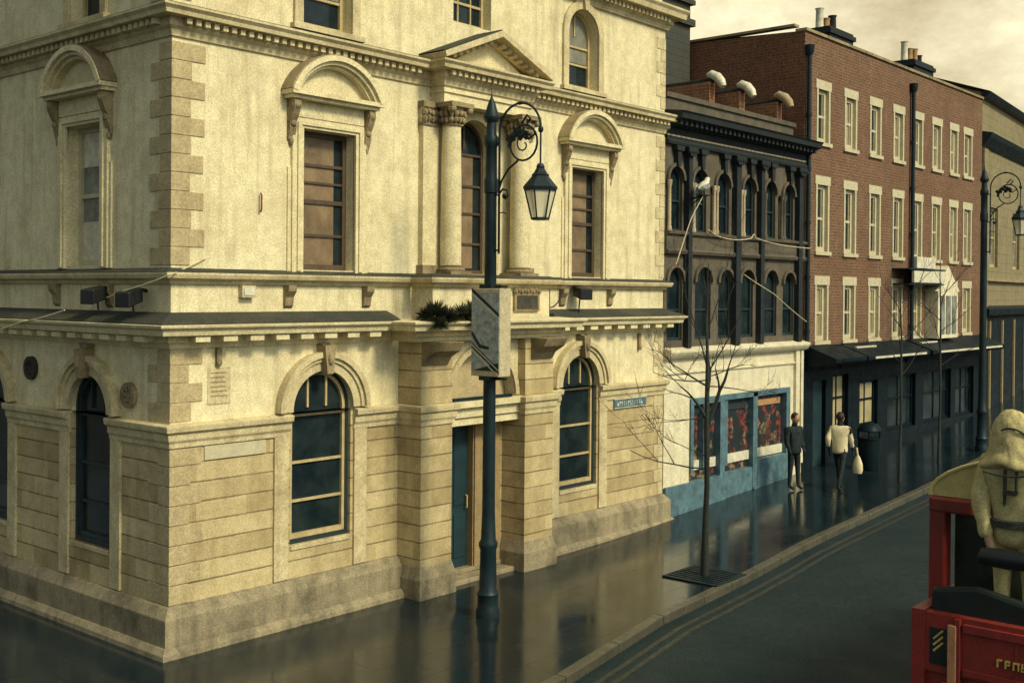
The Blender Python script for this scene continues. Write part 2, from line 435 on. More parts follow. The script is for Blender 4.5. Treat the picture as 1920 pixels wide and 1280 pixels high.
wr_ops = [(2.07, 3.03, 4.9, 6.87, False), (8.17, 9.13, 4.9, 6.87, False), (5.15, 6.05, 4.9, 6.95, True),
          up(2.5, .45, 8.32, 9.3), up(8.5, .45, 8.32, 9.3), (5.1, 6.0, 8.92, 9.75, False)]
wl_ops = [(1.66, 2.6, 4.93, 6.87, False), (5.5, 6.44, 4.93, 6.87, False), up(2.1, .42, 8.32, 9.3), up(5.9, .42, 8.32, 9.3)]
wall(mb, R_, 0, LX, 2.9, 10.1, [(o[0], o[1], 2.9, 2.96, True) for o in gr_ops if o[4]] + wr_ops, .30)
wall(mb, L_, 0, LY, 2.9, 10.1, [(o[0], o[1], 2.9, 2.96, True) for o in gl_ops] + wl_ops, .30)
mb.quad((LX, 0, 2.9), (LX, 10, 2.9), (LX, 10, 10.1), (LX, 0, 10.1))
mb.build('stucco_wall', 'stucco', bank)
# roof and parapet
mb = MB(); mb.sweep(PATH, [(-.3, 10.1), (-.05, 10.1), (-.05, 10.75), (.02, 10.75), (.02, 10.85), (-.3, 10.85)])
mb.build('parapet', 'stucco', bank)
mb = MB(); mb.quad((0.1, .1, 10.3), (LX-.1, .1, 10.3), (LX-.1, LY, 10.3), (.1, LY, 10.3)); mb.build('roof', 'slate', bank)

def dentils(mb, F, u0, u1, pitch, wid, w0, w1, z0, z1):
    n = int((u1-u0)/pitch); off = ((u1-u0)-n*pitch)/2
    for i in range(n+1):
        u = u0+off+i*pitch
        mb.box(F, u-wid/2, u+wid/2, w0, w1, z0, z1)
# top cornice of the attic
mb = MB(); mb.sweep(PATH, [(0, 9.86), (.05, 9.86), (.08, 9.94), (.12, 9.97), (.12, 10.06), (.3, 10.08), (.32, 10.17), (.36, 10.22), (.36, 10.26), (0, 10.34)])
dentils(mb, R_, .1, LX-.1, .13, .07, .08, .2, 9.98, 10.06); dentils(mb, L_, .1, LY, .13, .07, .08, .2, 9.98, 10.06)
mb.build('attic_cornice', 'trim', bank)
# main cornice over the first floor, breaking forward over the centre bay
BAY = [(0, LY), (0, 0), (4.60, 0), (4.60, -.30), (6.70, -.30), (6.70, 0), (LX, 0), (LX, 3.)]
prof = [(0, 7.80), (.03, 7.80), (.05, 7.88), (.09, 7.92), (.09, 8.02), (.24, 8.03), (.25, 8.08), (.29, 8.12), (.29, 8.15), (0, 8.2)]
mb = MB(); mb.sweep(BAY, prof)
dentils(mb, R_, .12, 4.2, .135, .075, .06, .18, 7.945, 8.02); dentils(mb, R_, 7.05, LX-.1, .135, .075, .06, .18, 7.945, 8.02)
dentils(mb, L_, .12, LY, .135, .075, .06, .18, 7.945, 8.02); dentils(mb, R_, 4.62, 6.68, .135, .075, .36, .48, 7.945, 8.02)
mb.build('main_cornice', 'trim', bank)
for pth in ([(0, LY), (0, 0), (4.56, 0)], [(6.74, 0), (LX, 0), (LX, 3)]):
    mb = MB(); mb.sweep(pth, [(.0, 8.19), (.27, 8.155), (.27, 8.163), (0, 8.24)]); mb.build('cornice_flashing', 'moss', bank)
# centre bay entablature + pediment
mb = MB(); mb.box(R_, 4.60, 6.70, 0, .30, 7.54, 7.82)
mb.box(R_, 4.57, 6.73, 0, .33, 7.70, 7.735); mb.build('entablature', 'trim_pale', bank)
PA, PL, PR, PZ = 5.65, 4.36, 6.94, 8.15
ped = MB(); ped.prism(R_, [(PL+.3, PZ), (PR-.3, PZ), (PA, 8.62)], 0, .28); po = ped.build('pediment', 'trim_pale', bank)
mb = MB()
for s, e in ((PL, PR), (PR, PL)):
    a = Vector((s, PZ+.02)); b = Vector((PA, 8.69)); d = (b-a).normalized(); nn = Vector((-d.y, d.x)); nn = nn if nn.y > 0 else -nn
    lo = [a-nn*.0, b-Vector((0, .0)), b+Vector((0, .10)), a+nn*.085]
    mb.prism(R_, [(p.x, p.y) for p in lo], .02, .585)
    lo2 = [a-nn*.06+d*.22, b-Vector((0, .085)), b+Vector((0, -.002)), a+nn*-.002+d*.02]
    mb.prism(R_, [(p.x, p.y) for p in lo2], .0, .36)
    L = (b-a).length; k = int(L/.15)
    for i in range(2, k):
        c = a+d*(i*.15)-nn*.035
        q = [c-d*.036-nn*.036, c+d*.036-nn*.036, c+d*.036+nn*.036, c-d*.036+nn*.036]
        mb.prism(R_, [(p.x, p.y) for p in q], .36, .48)
mb.build('raking_cornice', 'trim', po)
mb = MB()
a = Vector((PL+.05, PZ+.10)); b = Vector((PA, 8.785))
mb.prism(R_, [(a.x-.02, a.y), (b.x, b.y), (b.x, b.y+.025), (a.x-.08, a.y+.025)], .0, .55); 
a = Vector((PR-.05, PZ+.10)); mb.prism(R_, [(a.x+.02, a.y), (b.x, b.y), (b.x, b.y+.025), (a.x+.08, a.y+.025)], .0, .55)
mb.build('pediment_flashing', 'moss', po)
# sill course + apron band at first floor
SB = [(0, LY), (0, 0), (4.2, 0), (4.2, -.46), (7.05, -.46), (7.05, 0), (LX, 0), (LX, 3.)]
mb = MB(); mb.sweep(SB, [(0, 4.68), (.04, 4.68), (.06, 4.73), (.13, 4.75), (.15, 4.80), (.15, 4.835), (0, 4.86)]); mb.build('sill_course', 'trim', bank, bevel=.006)
mb = MB(); mb.sweep(SB, [(0, 4.852), (.15, 4.826), (.15, 4.834), (.0, 4.885)]); mb.build('sill_flashing', 'moss', bank)
mb = MB(); mb.box(R_, 4.22, 7.03, 0, .455, 4.1, 4.70); mb.build('bay_apron', 'stucco', bank)
# first-floor string cornice with block modillions, breaking forward over the porch
LCP = [(0, LY), (0, 0), (3.82, 0), (3.82, -.5), (7.22, -.5), (7.22, 0), (LX, 0), (LX, 3.)]
mb = MB(); mb.sweep(LCP, [(0, 3.86), (.03, 3.86), (.05, 3.92), (.09, 3.94), (.09, 4.02), (.29, 4.03), (.30, 4.06), (.31, 4.10), (.36, 4.13), (.37, 4.165), (0, 4.20)])
for F, a, b in ((R_, .15, 3.4), (R_, 7.7, LX-.06), (L_, .15, LY)): dentils(mb, F, a, b, .42, .22, .06, .26, 3.945, 4.02)
mb.build('string_cornice', 'trim_pale', bank, bevel=.005)
for pth in ([(0, LY), (0, 0), (3.7, 0)], [(7.4, 0), (LX, 0), (LX, 3)]):
    mb = MB(); mb.sweep(pth, [(0, 4.17), (.33, 4.17), (.33, 4.185), (.18, 4.25), (.0, 4.32)]); mb.build('mossy_weathering', 'moss', bank)
# impost band
IMP = [(.0, 2.60), (.03, 2.60), (.035, 2.66), (.06, 2.70), (.065, 2.78), (.11, 2.81), (.12, 2.865), (.12, 2.89), (0, 2.91)]
for pth in ([(0, 1.40), (0, 0), (1.88, 0)], [(3.04, 0), (3.93, 0)], [(7.14, 0), (7.90, 0)], [(9.06, 0), (LX, 0), (LX, 2)], [(0, 4.31), (0, 2.46)], [(0, 7.2), (0, 5.37)]):
    mb = MB(); mb.sweep(pth, IMP); mb.build('impost_band', 'trim', bank, bevel=.006)
# plinth
PLN = [(0, 0), (.14, 0), (.14, .47), (.10, .53), (.05, .60), (0, .61)]
for pth in ([(0, LY), (0, 0), (3.93, 0)], [(7.14, 0), (LX, 0), (LX, 2)]):
    mb = MB(); mb.sweep(pth, PLN); mb.build('plinth', 'plinth', bank, bevel=.01)
    mb = MB(); mb.sweep(pth, [(0, -.1), (.24, -.1), (.22, .06), (.17, .13), (.0, .15)]); mb.build('footing', 'plinth', bank)
# quoins: alternate long / short stones wrapping the corner
rows = [.61+i*.251 for i in range(9)] + [2.925, 3.17, 3.42, 3.65, 3.87]
rows_a = list(zip(rows[:8], rows[1:9])) + list(zip(rows[9:13], rows[10:14])) + [(4.915+i*.236, 4.915+(i+1)*.236) for i in range(12)] + [(8.28+i*.236, 8.28+(i+1)*.236) for i in range(6)]
for i, (a, b) in enumerate(rows_a):
    if abs(a-2.36) < .02: b = 2.59
    e, l = (.47, .27) if i % 2 else (.28, .48)
    q = MB(); q.sweep([(0, l+random.uniform(-.02, .02)), (0, 0), (e+random.uniform(-.02, .02), 0)], [(-.02, a+.006), (.014, a+.006), (.014, b-.006), (-.02, b-.006)])
    q.build('quoin', 'quoin', bank, bevel=.004)
for i, (a, b) in enumerate(rows_a):
    e = .30 if i % 2 else .16
    q = MB(); q.sweep([(LX-e, 0), (LX, 0), (LX, .3)], [(-.02, a+.006), (.012, a+.006), (.012, b-.006), (-.02, b-.006)])
    q.build('quoin', 'trim', bank, bevel=.004)

def arched_sash(F, u0, u1, zb, zs, w, glass, bars, thick=.06, sash='sash', name='window', verts=(1/3., 2/3.), outer=0.):
    """round-headed window: frame mesh as the part, pane as its sub-part"""
    box = None
    if outer:
        c = (u0+u1)/2; r = (u1-u0)/2; bx = MB()
        bx.box(F, u0, u0+outer, w-.09, w+.02, zb, zs); bx.box(F, u1-outer, u1, w-.09, w+.02, zb, zs); bx.box(F, u0+outer, u1-outer, w-.09, w+.02, zb, zb+outer*1.5); bx.arc(F, c, zs, r-outer, r, w-.09, w+.02)
        u0 += outer; u1 -= outer; zb += outer*1.5
    c = (u0+u1)/2; r = (u1-u0)/2; fr = MB()
    fr.box(F, u0, u0+thick, w-.08, w, zb, zs); fr.box(F, u1-thick, u1, w-.08, w, zb, zs); fr.box(F, u0+thick, u1-thick, w-.08, w, zb, zb+thick*1.4)
    fr.arc(F, c, zs, r-thick, r, w-.08, w)
    for z in bars: fr.box(F, u0+thick, u1-thick, w-.06, w-.012, z-.018, z+.018)
    for t in verts:
        u = u0+(u1-u0)*t; h = math.sqrt(max(0, (r-thick*.5)**2-(u-c)**2))
        fr.box(F, u-.017, u+.017, w-.06, w-.015, zs+.0, zs+h)
    f = fr.build(name, sash, bank)
    if outer: bx.build('box_frame', 'sash_dark', f)
    p = MB(); p.prism(F, arch_poly(u0+.01, u1-.01, zb+.01, zs), w-.09, w-.05); p.build('pane', glass, f)
    return f
def rect_sash(F, u0, u1, zb, zt, w, glass, bars, thick=.06, sash='sash', vbars=(), parent=None, name='window'):
    fr = MB(); par = parent or bank
    fr.box(F, u0, u0+thick, w-.08, w, zb, zt); fr.box(F, u1-thick, u1, w-.08, w, zb, zt)
    fr.box(F, u0+thick, u1-thick, w-.08, w, zb, zb+thick*1.2); fr.box(F, u0+thick, u1-thick, w-.08, w, zt-thick, zt)
    for z, h in bars: fr.box(F, u0+thick, u1-thick, w-.06, w-.01, z-h, z+h)
    for u in vbars: fr.box(F, u-.012, u+.012, w-.055, w-.015, zb+thick, zt-thick)
    f = fr.build(name, sash, par)
    p = MB(); p.box(F, u0+.01, u1-.01, w-.10, w-.045, zb+.01, zt-.01); p.build('pane', glass, f)
    return f
for F, ops in ((R_, gr_ops[:2]), (L_, gl_ops)):
    for (a, b, zb, zs, _) in ops:
        c = (a+b)/2; r = (b-a)/2
        arched_sash(F, a, b, zb, zs, -.08, 'glass', (2.86, 2.2, 1.66), .05, 'sash' if F is R_ else 'sash_dark', outer=.045)
        sr = MB()
        sr.arc(F, c, zs-.03, r+.0, r+.13, -.0, .07, n=24); sr.arc(F, c, zs-.03, r+.13, r+.19, 0, .10, n=24); sr.arc(F, c, zs-.03, r+.19, r+.27, 0, .14, n=24)
        s_ = sr.build('archivolt', 'trim', bank)
        k = MB(); k.prism(F, [(c-.055, zs+r-.07), (c+.055, zs+r-.07), (c+.10, zs+r+.33), (c-.10, zs+r+.33)], .0, .2)
        k.prism(F, [(c-.075, zs+r+.33), (c+.075, zs+r+.33), (c+.115, 3.87), (c-.115, 3.87)], .0, .12)
        k.ball(F(c, .2, zs+r+.14), .05, .05, .09); k.build('keystone', 'carved_dark', s_)
        for u in (a-.29, b+.05):
            st = MB(); st.box(F, u, u+.24, 0, .035, .62, 2.6); st.build('window_jamb', 'trim', bank)
        si = MB(); si.box(F, a+.004, b-.004, -.28, .02, zb-.07, zb-.002); si.build('window_sill', 'trim', bank, bevel=.008)

def hooded_window(F, u0, u1, zb, zt, glass, sash):
    c = (u0+u1)/2; h = (u1-u0)/2
    pale = glass == 'glass_pale'
    bars = ((zb+.98, .03),) if pale else ((zb+.5, .02), (zb+.98, .03), (zb+1.25, .016), (zb+1.5, .022))
    f = rect_sash(F, u0, u1, zb, zt, -.17, glass if pale else 'glass', bars, .07, sash)
    if not pale:
        bl = MB(); bl.box(F, u0+.07, u1-.21, -.214, -.206, zb+.085, zt-.07); bl.build('roller_blind', 'blind', f)
    else:
        for z0_, z1_ in ((zb+.085, zb+.62), (zt-.55, zt-.07)):
            bl = MB(); bl.box(F, u0+.07, u1-.07, -.214, -.206, z0_, z1_); bl.build('net_curtain', 'white_dirty', f)
    s = MB()
    s.box(F, u0-.20, u0-.0, -.02, .05, zb-.04, zt+.14); s.box(F, u1+.0, u1+.20, -.02, .05, zb-.04, zt+.14)
    s.box(F, u0, u1, -.02, .05, zt, zt+.14)
    s.box(F, u0-.12, u0-.05, .05, .075, zb-.02, zt+.08); s.box(F, u1+.05, u1+.12, .05, .075, zb-.02, zt+.08); s.box(F, u0-.05, u1+.05, .05, .075, zt+.04, zt+.09)
    s.box(F, u0-.26, u0-.20, -.02, .025, zb-.04, zt-.55); s.box(F, u1+.20, u1+.26, -.02, .025, zb-.04, zt-.55)
    sr = s.build('window_surround', 'trim_pale', bank, bevel=.006)
    z1 = zt+.16
    hd = MB(); hd.box(F, u0-.14, u1+.14, 0, .06, z1-.01, z1+.22)             # frieze
    hd.box(F, u0-.32, u1+.32, 0, .20, z1+.22, z1+.27); hd.box(F, u0-.36, u1+.36, 0, .26, z1+.27, z1+.33)
    R = ((h+.36)**2+.56**2)/(2*.56); cz = z1+.33+.56-R; a = math.asin((h+.36)/R)
    hd.arc(F, c, cz, R-.075, R, 0, .27, PI/2-a, PI/2+a, 22); hd.arc(F, c, cz, R-.125, R-.075, 0, .22, PI/2-a*.96, PI/2+a*.96, 22); hd.arc(F, c, cz, R-.17, R-.125, 0, .16, PI/2-a*.92, PI/2+a*.92, 22)
    n = 18; R2 = R-.16
    pts = [(c+R2*math.cos(PI/2-a*.86+2*a*.86*k/n), cz+R2*math.sin(PI/2-a*.86+2*a*.86*k/n)) for k in range(n+1)]
    pts = [p for p in pts if p[1] > z1+.335]
    hd.prism(F, [(pts[-1][0], z1+.33), (pts[0][0], z1+.33)] + pts, 0, .05)
    hd.build('segmental_hood', 'trim_pale', sr)
    fl = MB(); fl.arc(F, c, cz, R, R+.018, 0, .25, PI/2-a, PI/2+a, 22); fl.box(F, u0-.34, u1+.34, .05, .21, z1+.331, z1+.338); fl.build('hood_flashing', 'carved_dark', sr)
    for s_ in (-1, 1):
        u = c+s_*(h+.21); b = MB()
        b.uprism(F, [(0, z1+.215), (.17, z1+.215), (.18, z1+.12), (.13, z1+.0), (.07, z1-.1), (.08, z1-.18), (.03, z1-.34), (0, z1-.36)], u-.055, u+.055)
        b.ball(F(u, .13, z1+.13), .065, .065, .065); b.ball(F(u, .07, z1-.12), .05, .05, .05); b.ball(F(u, .03, z1-.36), .035, .035, .06)
        b.build('console_bracket', 'carved_dark', sr)
        ap = MB(); u = c+s_*(h+.24)
        ap.uprism(F, [(0, 4.68), (.13, 4.68), (.12, 4.6), (.06, 4.52), (.045, 4.40), (0, 4.36)], u-.07, u+.07); ap.build('sill_bracket', 'carved_dark', bank)
hooded_window(R_, 2.07, 3.03, 4.9, 6.87, 'blind', 'sash_brown')
hooded_window(R_, 8.17, 9.13, 4.9, 6.87, 'blind', 'sash_brown')
hooded_window(L_, 1.66, 2.6, 4.93, 6.87, 'glass_pale', 'white')
hooded_window(L_, 5.5, 6.44, 4.93, 6.87, 'glass_pale', 'white')
f = arched_sash(R_, 5.15, 6.05, 4.9, 6.95, -.2, 'glass', (6.35, 5.9, 5.4, 6.86), .05, 'sash_brown', verts=(.5,))
bl = MB(); bl.box(R_, 5.2, 5.84, -.247, -.239, 5.0, 6.84); bl.build('roller_blind', 'blind', f)
for F, c, r in ((R_, 2.5, .45), (R_, 8.5, .45), (L_, 2.1, .42), (L_, 5.9, .42)):
    f = arched_sash(F, c-r, c+r, 8.32, 9.3, -.17, 'glass', (8.78, 9.1), .06, 'sash', verts=(.5,))
    bl = MB(); bl.prism(F, arch_poly(c-r+.06, c+r-.06, 8.82, 9.3), -.217, -.211); bl.build('roller_blind', 'grey_blind', f)
    s = MB(); s.arc(F, c, 9.3, r, r+.15, 0, .05); s.box(F, c-r-.15, c-r, 0, .05, 8.28, 9.3); s.box(F, c+r, c+r+.15, 0, .05, 8.28, 9.3); s.box(F, c-r-.2, c+r+.2, 0, .10, 8.23, 8.31)
    so = s.build('window_surround', 'trim', bank, bevel=.006)
    k = MB(); k.prism(F, [(c-.05, 9.3+r-.02), (c+.05, 9.3+r-.02), (c+.09, 9.3+r+.26), (c-.09, 9.3+r+.26)], 0, .11); k.build('keystone', 'trim', so)
rect_sash(R_, 5.1, 6.0, 8.92, 9.75, -.17, 'glass', ((9.3, .02),), .06, 'sash', (5.4, 5.7))
# centre bay columns
for cx in (4.82, 6.48):
    c = R_(cx, .25, 0)
    mb = MB(); mb.lathe((c.x, c.y, 0), [(.165, 5.0), (.165, 5.6), (.160, 6.3), (.145, 7.2)], 24)
    co = mb.build('column', 'trim_pale', bank, smooth=True)
    b = MB(); b.box(R_, cx-.23, cx+.23, .02, .48, 4.86, 4.93); b.lathe((c.x, c.y, 0), [(.22, 4.93), (.23, 4.955), (.22, 4.985), (.18, 4.995), (.195, 5.015), (.17, 5.03)], 24); b.build('column_base', 'carved_dark', co)
    k = MB(); k.lathe((c.x, c.y, 0), [(.16, 7.18), (.175, 7.2), (.15, 7.22), (.17, 7.34), (.2, 7.44), (.23, 7.47)], 16)
    for t in range(16):
        a = 2*PI*t/16
        for rr, zz, sz in ((.185, 7.28, .05), (.21, 7.37, .05)): k.ball((c.x+rr*math.cos(a+zz*9), c.y+rr*math.sin(a+zz*9), zz), .04, .04, sz, 6, 5, .15)
    for t in range(4):
        a = PI/4+PI/2*t; k.ball((c.x+.27*math.cos(a), c.y+.27*math.sin(a), 7.44), .07, .07, .07, 8, 6)
    k.box(R_, cx-.25, cx+.25, .0, .50, 7.47, 7.54); k.build('capital', 'carved_dark', co)
for cx in (4.52, 6.78):
    p = MB(); p.box(R_, cx-.17, cx+.17, 0, .10, 4.86, 7.54); po_ = p.build('pilaster', 'trim_pale', bank)
    k = MB(); k.box(R_, cx-.2, cx+.2, 0, .14, 7.46, 7.55); k.box(R_, cx-.19, cx+.19, 0, .125, 7.18, 7.22)
    for t in range(5):
        for zz in (7.27, 7.37): k.ball(R_(cx-.16+.08*t, .12, zz+.02*(t % 2)), .045, .05, .06, 6, 5, .15)
    k.build('capital', 'carved_dark', po_); b = MB(); b.box(R_, cx-.21, cx+.21, 0, .15, 4.862, 5.02); b.build('column_base', 'carved_dark', po_)
s = MB(); s.arc(R_, 5.6, 6.95, .45, .58, 0, .05); s.box(R_, 5.02, 5.15, 0, .05, 4.87, 6.95); s.box(R_, 6.05, 6.18, 0, .05, 4.87, 6.95); s.build('window_surround', 'trim', bank)
# porch: two piers, lintel band, tympanum, recessed door
for a, b in ((3.95, 4.62), (6.36, 7.10)):
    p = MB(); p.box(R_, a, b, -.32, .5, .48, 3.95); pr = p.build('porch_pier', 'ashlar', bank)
    q = MB(); pth = [(a, .32), (a, -.5), (b, -.5), (b, .32)]
    q.sweep(pth, [(0, -.05), (.06, -.05), (.06, .30), (.04, .36), (.01, .47), (0, .49)]); q.build('pier_plinth', 'plinth', pr, bevel=.008)
    q = MB(); q.sweep([(a, 0), (a, -.5), (b, -.5), (b, 0)], [(w_*.8, z_) for w_, z_ in IMP]); q.build('pier_impost', 'trim', pr)
mb = MB(); mb.box(R_, 4.62, 6.36, -.05, .36, 2.51, 2.62); mb.box(R_, 4.62, 6.36, -.05, .40, 2.64, 2.80); mb.box(R_, 4.62, 6.36, -.05, .48, 2.80, 2.90); mb.box(R_, 4.62, 6.36, -.05, .34, 2.62, 2.64)
mb.build('door_lintel', 'trim_pale', bank)
wp = MB(); wall(wp, R_, 4.62, 6.36, 2.9, 3.95, [(4.72, 6.26, 2.9, 2.93, True)], .25, w=.34); wp.build('porch_front', 'trim_pale', bank)
tp = MB(); tp.prism(R_, arch_poly(4.73, 6.25, 2.9, 2.93), .10, .14); tp.build('tympanum', 'quoin', bank)
sr = MB(); sr.arc(R_, 5.49, 2.93, .77, .86, .34, .39, n=24); sr.build('archivolt', 'trim', bank)
sg = MB(); sg.box(R_, 4.72, 6.1, .40, .44, 2.905, 2.955); sg.build('lead_capping', 'iron', bank)
dr = MB(); dr.box(R_, 4.9, 5.62, -.16, -.10, .14, 2.5)
for z0, z1 in ((.3, 1.0), (1.15, 2.35)):
    for u0 in (4.96, 5.29): dr.box(R_, u0, u0+.27, -.10, -.085, z0, z1)
do = dr.build('door', 'door', bank, bevel=.006)
h = MB(); h.tube([R_(5.55, -.07, 1.1), R_(5.55, -.04, 1.1), R_(5.55, -.04, 1.3), R_(5.55, -.07, 1.3)], .012); h.build('handle', 'yellow', do)
rv = MB(); rv.box(R_, 5.62, 6.30, -.30, .02, .14, 2.5); rv.box(R_, 5.64, 5.80, .02, .05, .14, 2.5); rv.build('door_jamb', 'reveal', bank)
stp = MB(); stp.box(R_, 4.62, 6.36, -.3, .34, -.05, .07); stp.box(R_, 4.62, 6.36, -.3, .05, .07, .14); stp.build('doorstep', 'plinth', bank, bevel=.01)
for a in (3.95, 6.5):
    cv = MB(); cv.uprism(R_, [(.5, 3.5), (.52, 3.5), (.60, 3.62), (.78, 3.72), (.86, 3.86), (.5, 3.86)], a, a+.55); cv.build('porch_console', 'carved_dark', bank, bevel=.01)
# pale plaster panel, poster panel and roundels on the walls are fixtures: things of their own
def fixture(name, label, cat, mbs, group=None):
    o = None
    for i, (n_, m_, mt) in enumerate(mbs):
        if i == 0: o = m_.build(n_, mt, bevel=.004); tag(o, label, cat, group)
        else: m_.build(n_, mt, o)
    return o
pl = MB(); pl.box(R_, .50, 1.47, .001, .02, 2.405, 2.585); fixture('wall_plaque', 'blank pale rectangular plaque under the moulding beside the corner stones', 'plaque', [('wall_plaque', pl, 'white')])
pl = MB(); pl.box(R_, .55, .90, .001, .012, 3.12, 3.60); 
ln = MB()
for i in range(6): ln.box(R_, .59, .86-random.uniform(0, .08), .012, .0145, 3.52-i*.06, 3.535-i*.06)
fixture('faded_notice', 'faded grey notice on the upper ground-floor wall beside the corner stones', 'notice', [('faded_notice', pl, 'trim'), ('print_rows', ln, 'carved_dark')])
for y, z, rad, lab in ((3.58, 3.45, .17, 'dark round iron wall boss left of the side arched window'), (.92, 3.22, .17, 'worn round carved wall boss between side arched window and corner')):
    b = MB(); b.arc(L_, y, z, rad*.62, rad, 0, .06, 0, 2*PI, 24); b.arc(L_, y, z, .0, rad*.62, 0, .03, 0, 2*PI, 24)
    for t in range(6): b.ball(L_(y+rad*.5*math.cos(t*PI/3), .03, z+rad*.5*math.sin(t*PI/3)), .03, .03, .03, 6, 5)
    o = b.build('wall_boss', 'moss' if y > 2 else 'carved_dark'); tag(o, lab, 'wall boss', 'round bosses on the side wall')
ab = MB(); ab.box(R_, 1.02, 1.24, .0, .09, 4.51, 4.67); a2 = MB(); a2.box(R_, 1.05, 1.21, .09, .1, 4.54, 4.64)
fixture('alarm_box', 'small pale alarm box on the wall above the ledge near the corner', 'alarm box', [('alarm_box', ab, 'white'), ('cover_plate', a2, 'white_dirty')])
st = MB(); st.box(R_, 9.55, 10.62, .001, .03, 2.425, 2.605)
fr = MB(); fr.box(R_, 9.55, 10.62, .03, .034, 2.425, 2.437); fr.box(R_, 9.55, 10.62, .03, .034, 2.593, 2.605)
lt = MB(); u = 9.64
while u < 10.5:
    k = random.choice((.035, .05, .06)); lt.box(R_, u, u+.012, .03, .034, 2.47, 2.56)
    if random.random() < .7: lt.box(R_, u+.012, u+k, .03, .034, random.choice((2.47, 2.51, 2.548)), random.choice((2.482, 2.522, 2.56)))
    u += k+.025
fixture('street_name_sign', 'small blue street sign with pale lettering right of the last arched window', 'street sign', [('street_name_sign', st, 'blue'), ('sign_border', fr, 'white_dirty'), ('lettering', lt, 'white_dirty')])
# dark panel + bracket on the bay apron
sp = MB(); sp.box(R_, 6.08, 6.72, .46, .50, 4.30, 4.62)
for i in range(9): sp.ball(R_(6.1+i*.075, .5, 4.63+.02*(i % 2)), .045, .04, .05, 6, 5)
sp2 = MB(); sp2.box(R_, 6.14, 6.66, .50, .51, 4.34, 4.56)
fixture('carved_panel', 'dark carved rectangular panel with scalloped top behind the lamp post', 'wall panel', [('carved_panel', sp, 'carved_dark'), ('panel_field', sp2, 'moss')])
br = MB(); br.tube([R_(7.22, .3, 4.16), R_(7.22, .3, 4.72)], .018); br.tube([R_(7.22, .3, 4.35)] + [R_(7.22+.34*math.sin(t*PI/12), .3, 4.35+.33*(1-math.cos(t*PI/12))) for t in range(1, 7)], .012)
br.box(R_, 7.16, 7.28, .0, .36, 4.20, 4.26)
fixture('iron_bracket', 'thin dark iron bracket standing on the ledge right of the lamp post', 'bracket', [('iron_bracket', br, 'iron')])
rs = MB(); rs.tube([R_(1.35, .03, 5.66), R_(1.35, .05, 5.70), R_(1.352, .05, 5.88), R_(1.35, .03, 5.92)], .013)
fixture('rusty_hook', 'thin rusty red iron bar fixed on the stucco left of the hooded window', 'wall hook', [('rusty_hook', rs, plain('rust', (.20, .05, .025), .8, .3))])
for u, z0, z1, lab in ((.70, 3.62, 3.86, 'short dark iron stub under the ledge above the faded notice'), (10.36, 3.52, 3.84, 'short dark iron stub under the ledge above the blue street sign')):
    a_ = MB(); a_.box(R_, u-.035, u+.035, 0, .05, z0+.05, z1); a_.ball(R_(u, .05, z0+.05), .045, .03, .06, 8, 6)
    tag(a_.build('wall_tie', 'carved_dark'), lab, 'wall tie', 'iron stubs under the ledge')

def floodlight(F, u, z, w, yawd, label):
    base = F(u, 0, z); t = empty('floodlight', base, label, 'floodlight', 'floodlights on the ledge')
    y = Matrix.Rotation(math.radians(yawd), 3, 'Z')
    def P(a, b, c): return base+F.n*w+(F.u*a + F.n*b)+Vector((0, 0, c))
    hd = MB(); vs = [P(a*sx, b, c) for b, a, c0, c1 in ((-.09, .10, -.02, .16), (.16, .17, -.10, .10)) for sx in (-1, 1) for c in (c0, c1)]
    hd.add(vs, [(0, 1, 3, 2), (4, 6, 7, 5), (0, 4, 5, 1), (2, 3, 7, 6), (1, 5, 7, 3), (0, 2, 6, 4)]); hd.build('lamp_head', 'black', t, bevel=.015)
    st_ = MB(); st_.tube([F(u, 0, z+.12), F(u, w*.6, z+.14), P(0, -.09, .07)], .025); st_.tube([P(0, 0, -.05), P(0, -.02, -.22), F(u, w-.02, 4.2)], .013); st_.build('stand', 'black', t)
floodlight(L_, 1.45, 4.50, .18, 0, 'black floodlight on the ledge, further from the corner below the side window')
floodlight(L_, .55, 4.47, .20, 0, 'black floodlight on the ledge beside the building corner')
floodlight(R_, 8.25, 4.58, .18, 0, 'black floodlight on the ledge below the window right of the lamp post')
# weeds sprouting from the porch ledge
def weeds(name, pts, label, group):
    mb = MB()
    for (x, y, z, r, n) in pts:
        for i in range(n):
            a = random.uniform(0, 2*PI); e = random.uniform(-.3, 1.2); L = r*random.uniform(.4, 1.)
            d = Vector((math.cos(a)*math.cos(e), math.sin(a)*math.cos(e)*.6, math.sin(e)*.8)); o = Vector((x, y, z))+d*L*random.uniform(.1, .5)
            s_ = d.cross(Vector((0, 0, 1))).normalized()*random.uniform(.005, .013); tip = o+d*L+Vector((0, 0, -.08*L))
            mb.add([o-s_*.4, o+d*L*.5-s_, tip, o+d*L*.5+s_], [(0, 1, 2, 3)])
    o = mb.build(name, 'leaf'); tag(o, label, 'weed', group)
weeds('ledge_weed', [(4.0, -.72, 4.24, .30, 900), (4.2, -.78, 4.2, .26, 650), (3.86, -.66, 4.22, .2, 320), (3.95, -.88, 4.1, .2, 320)], 'dark bushy weed on the porch ledge, left of two tufts', 'weeds on the porch ledge')
weeds('ledge_weed', [(4.6, -.72, 4.22, .27, 700), (4.88, -.70, 4.26, .28, 700), (4.75, -.86, 4.13, .2, 400)], 'dark spreading weed on the porch ledge nearer the lamp post banner', 'weeds on the porch ledge')
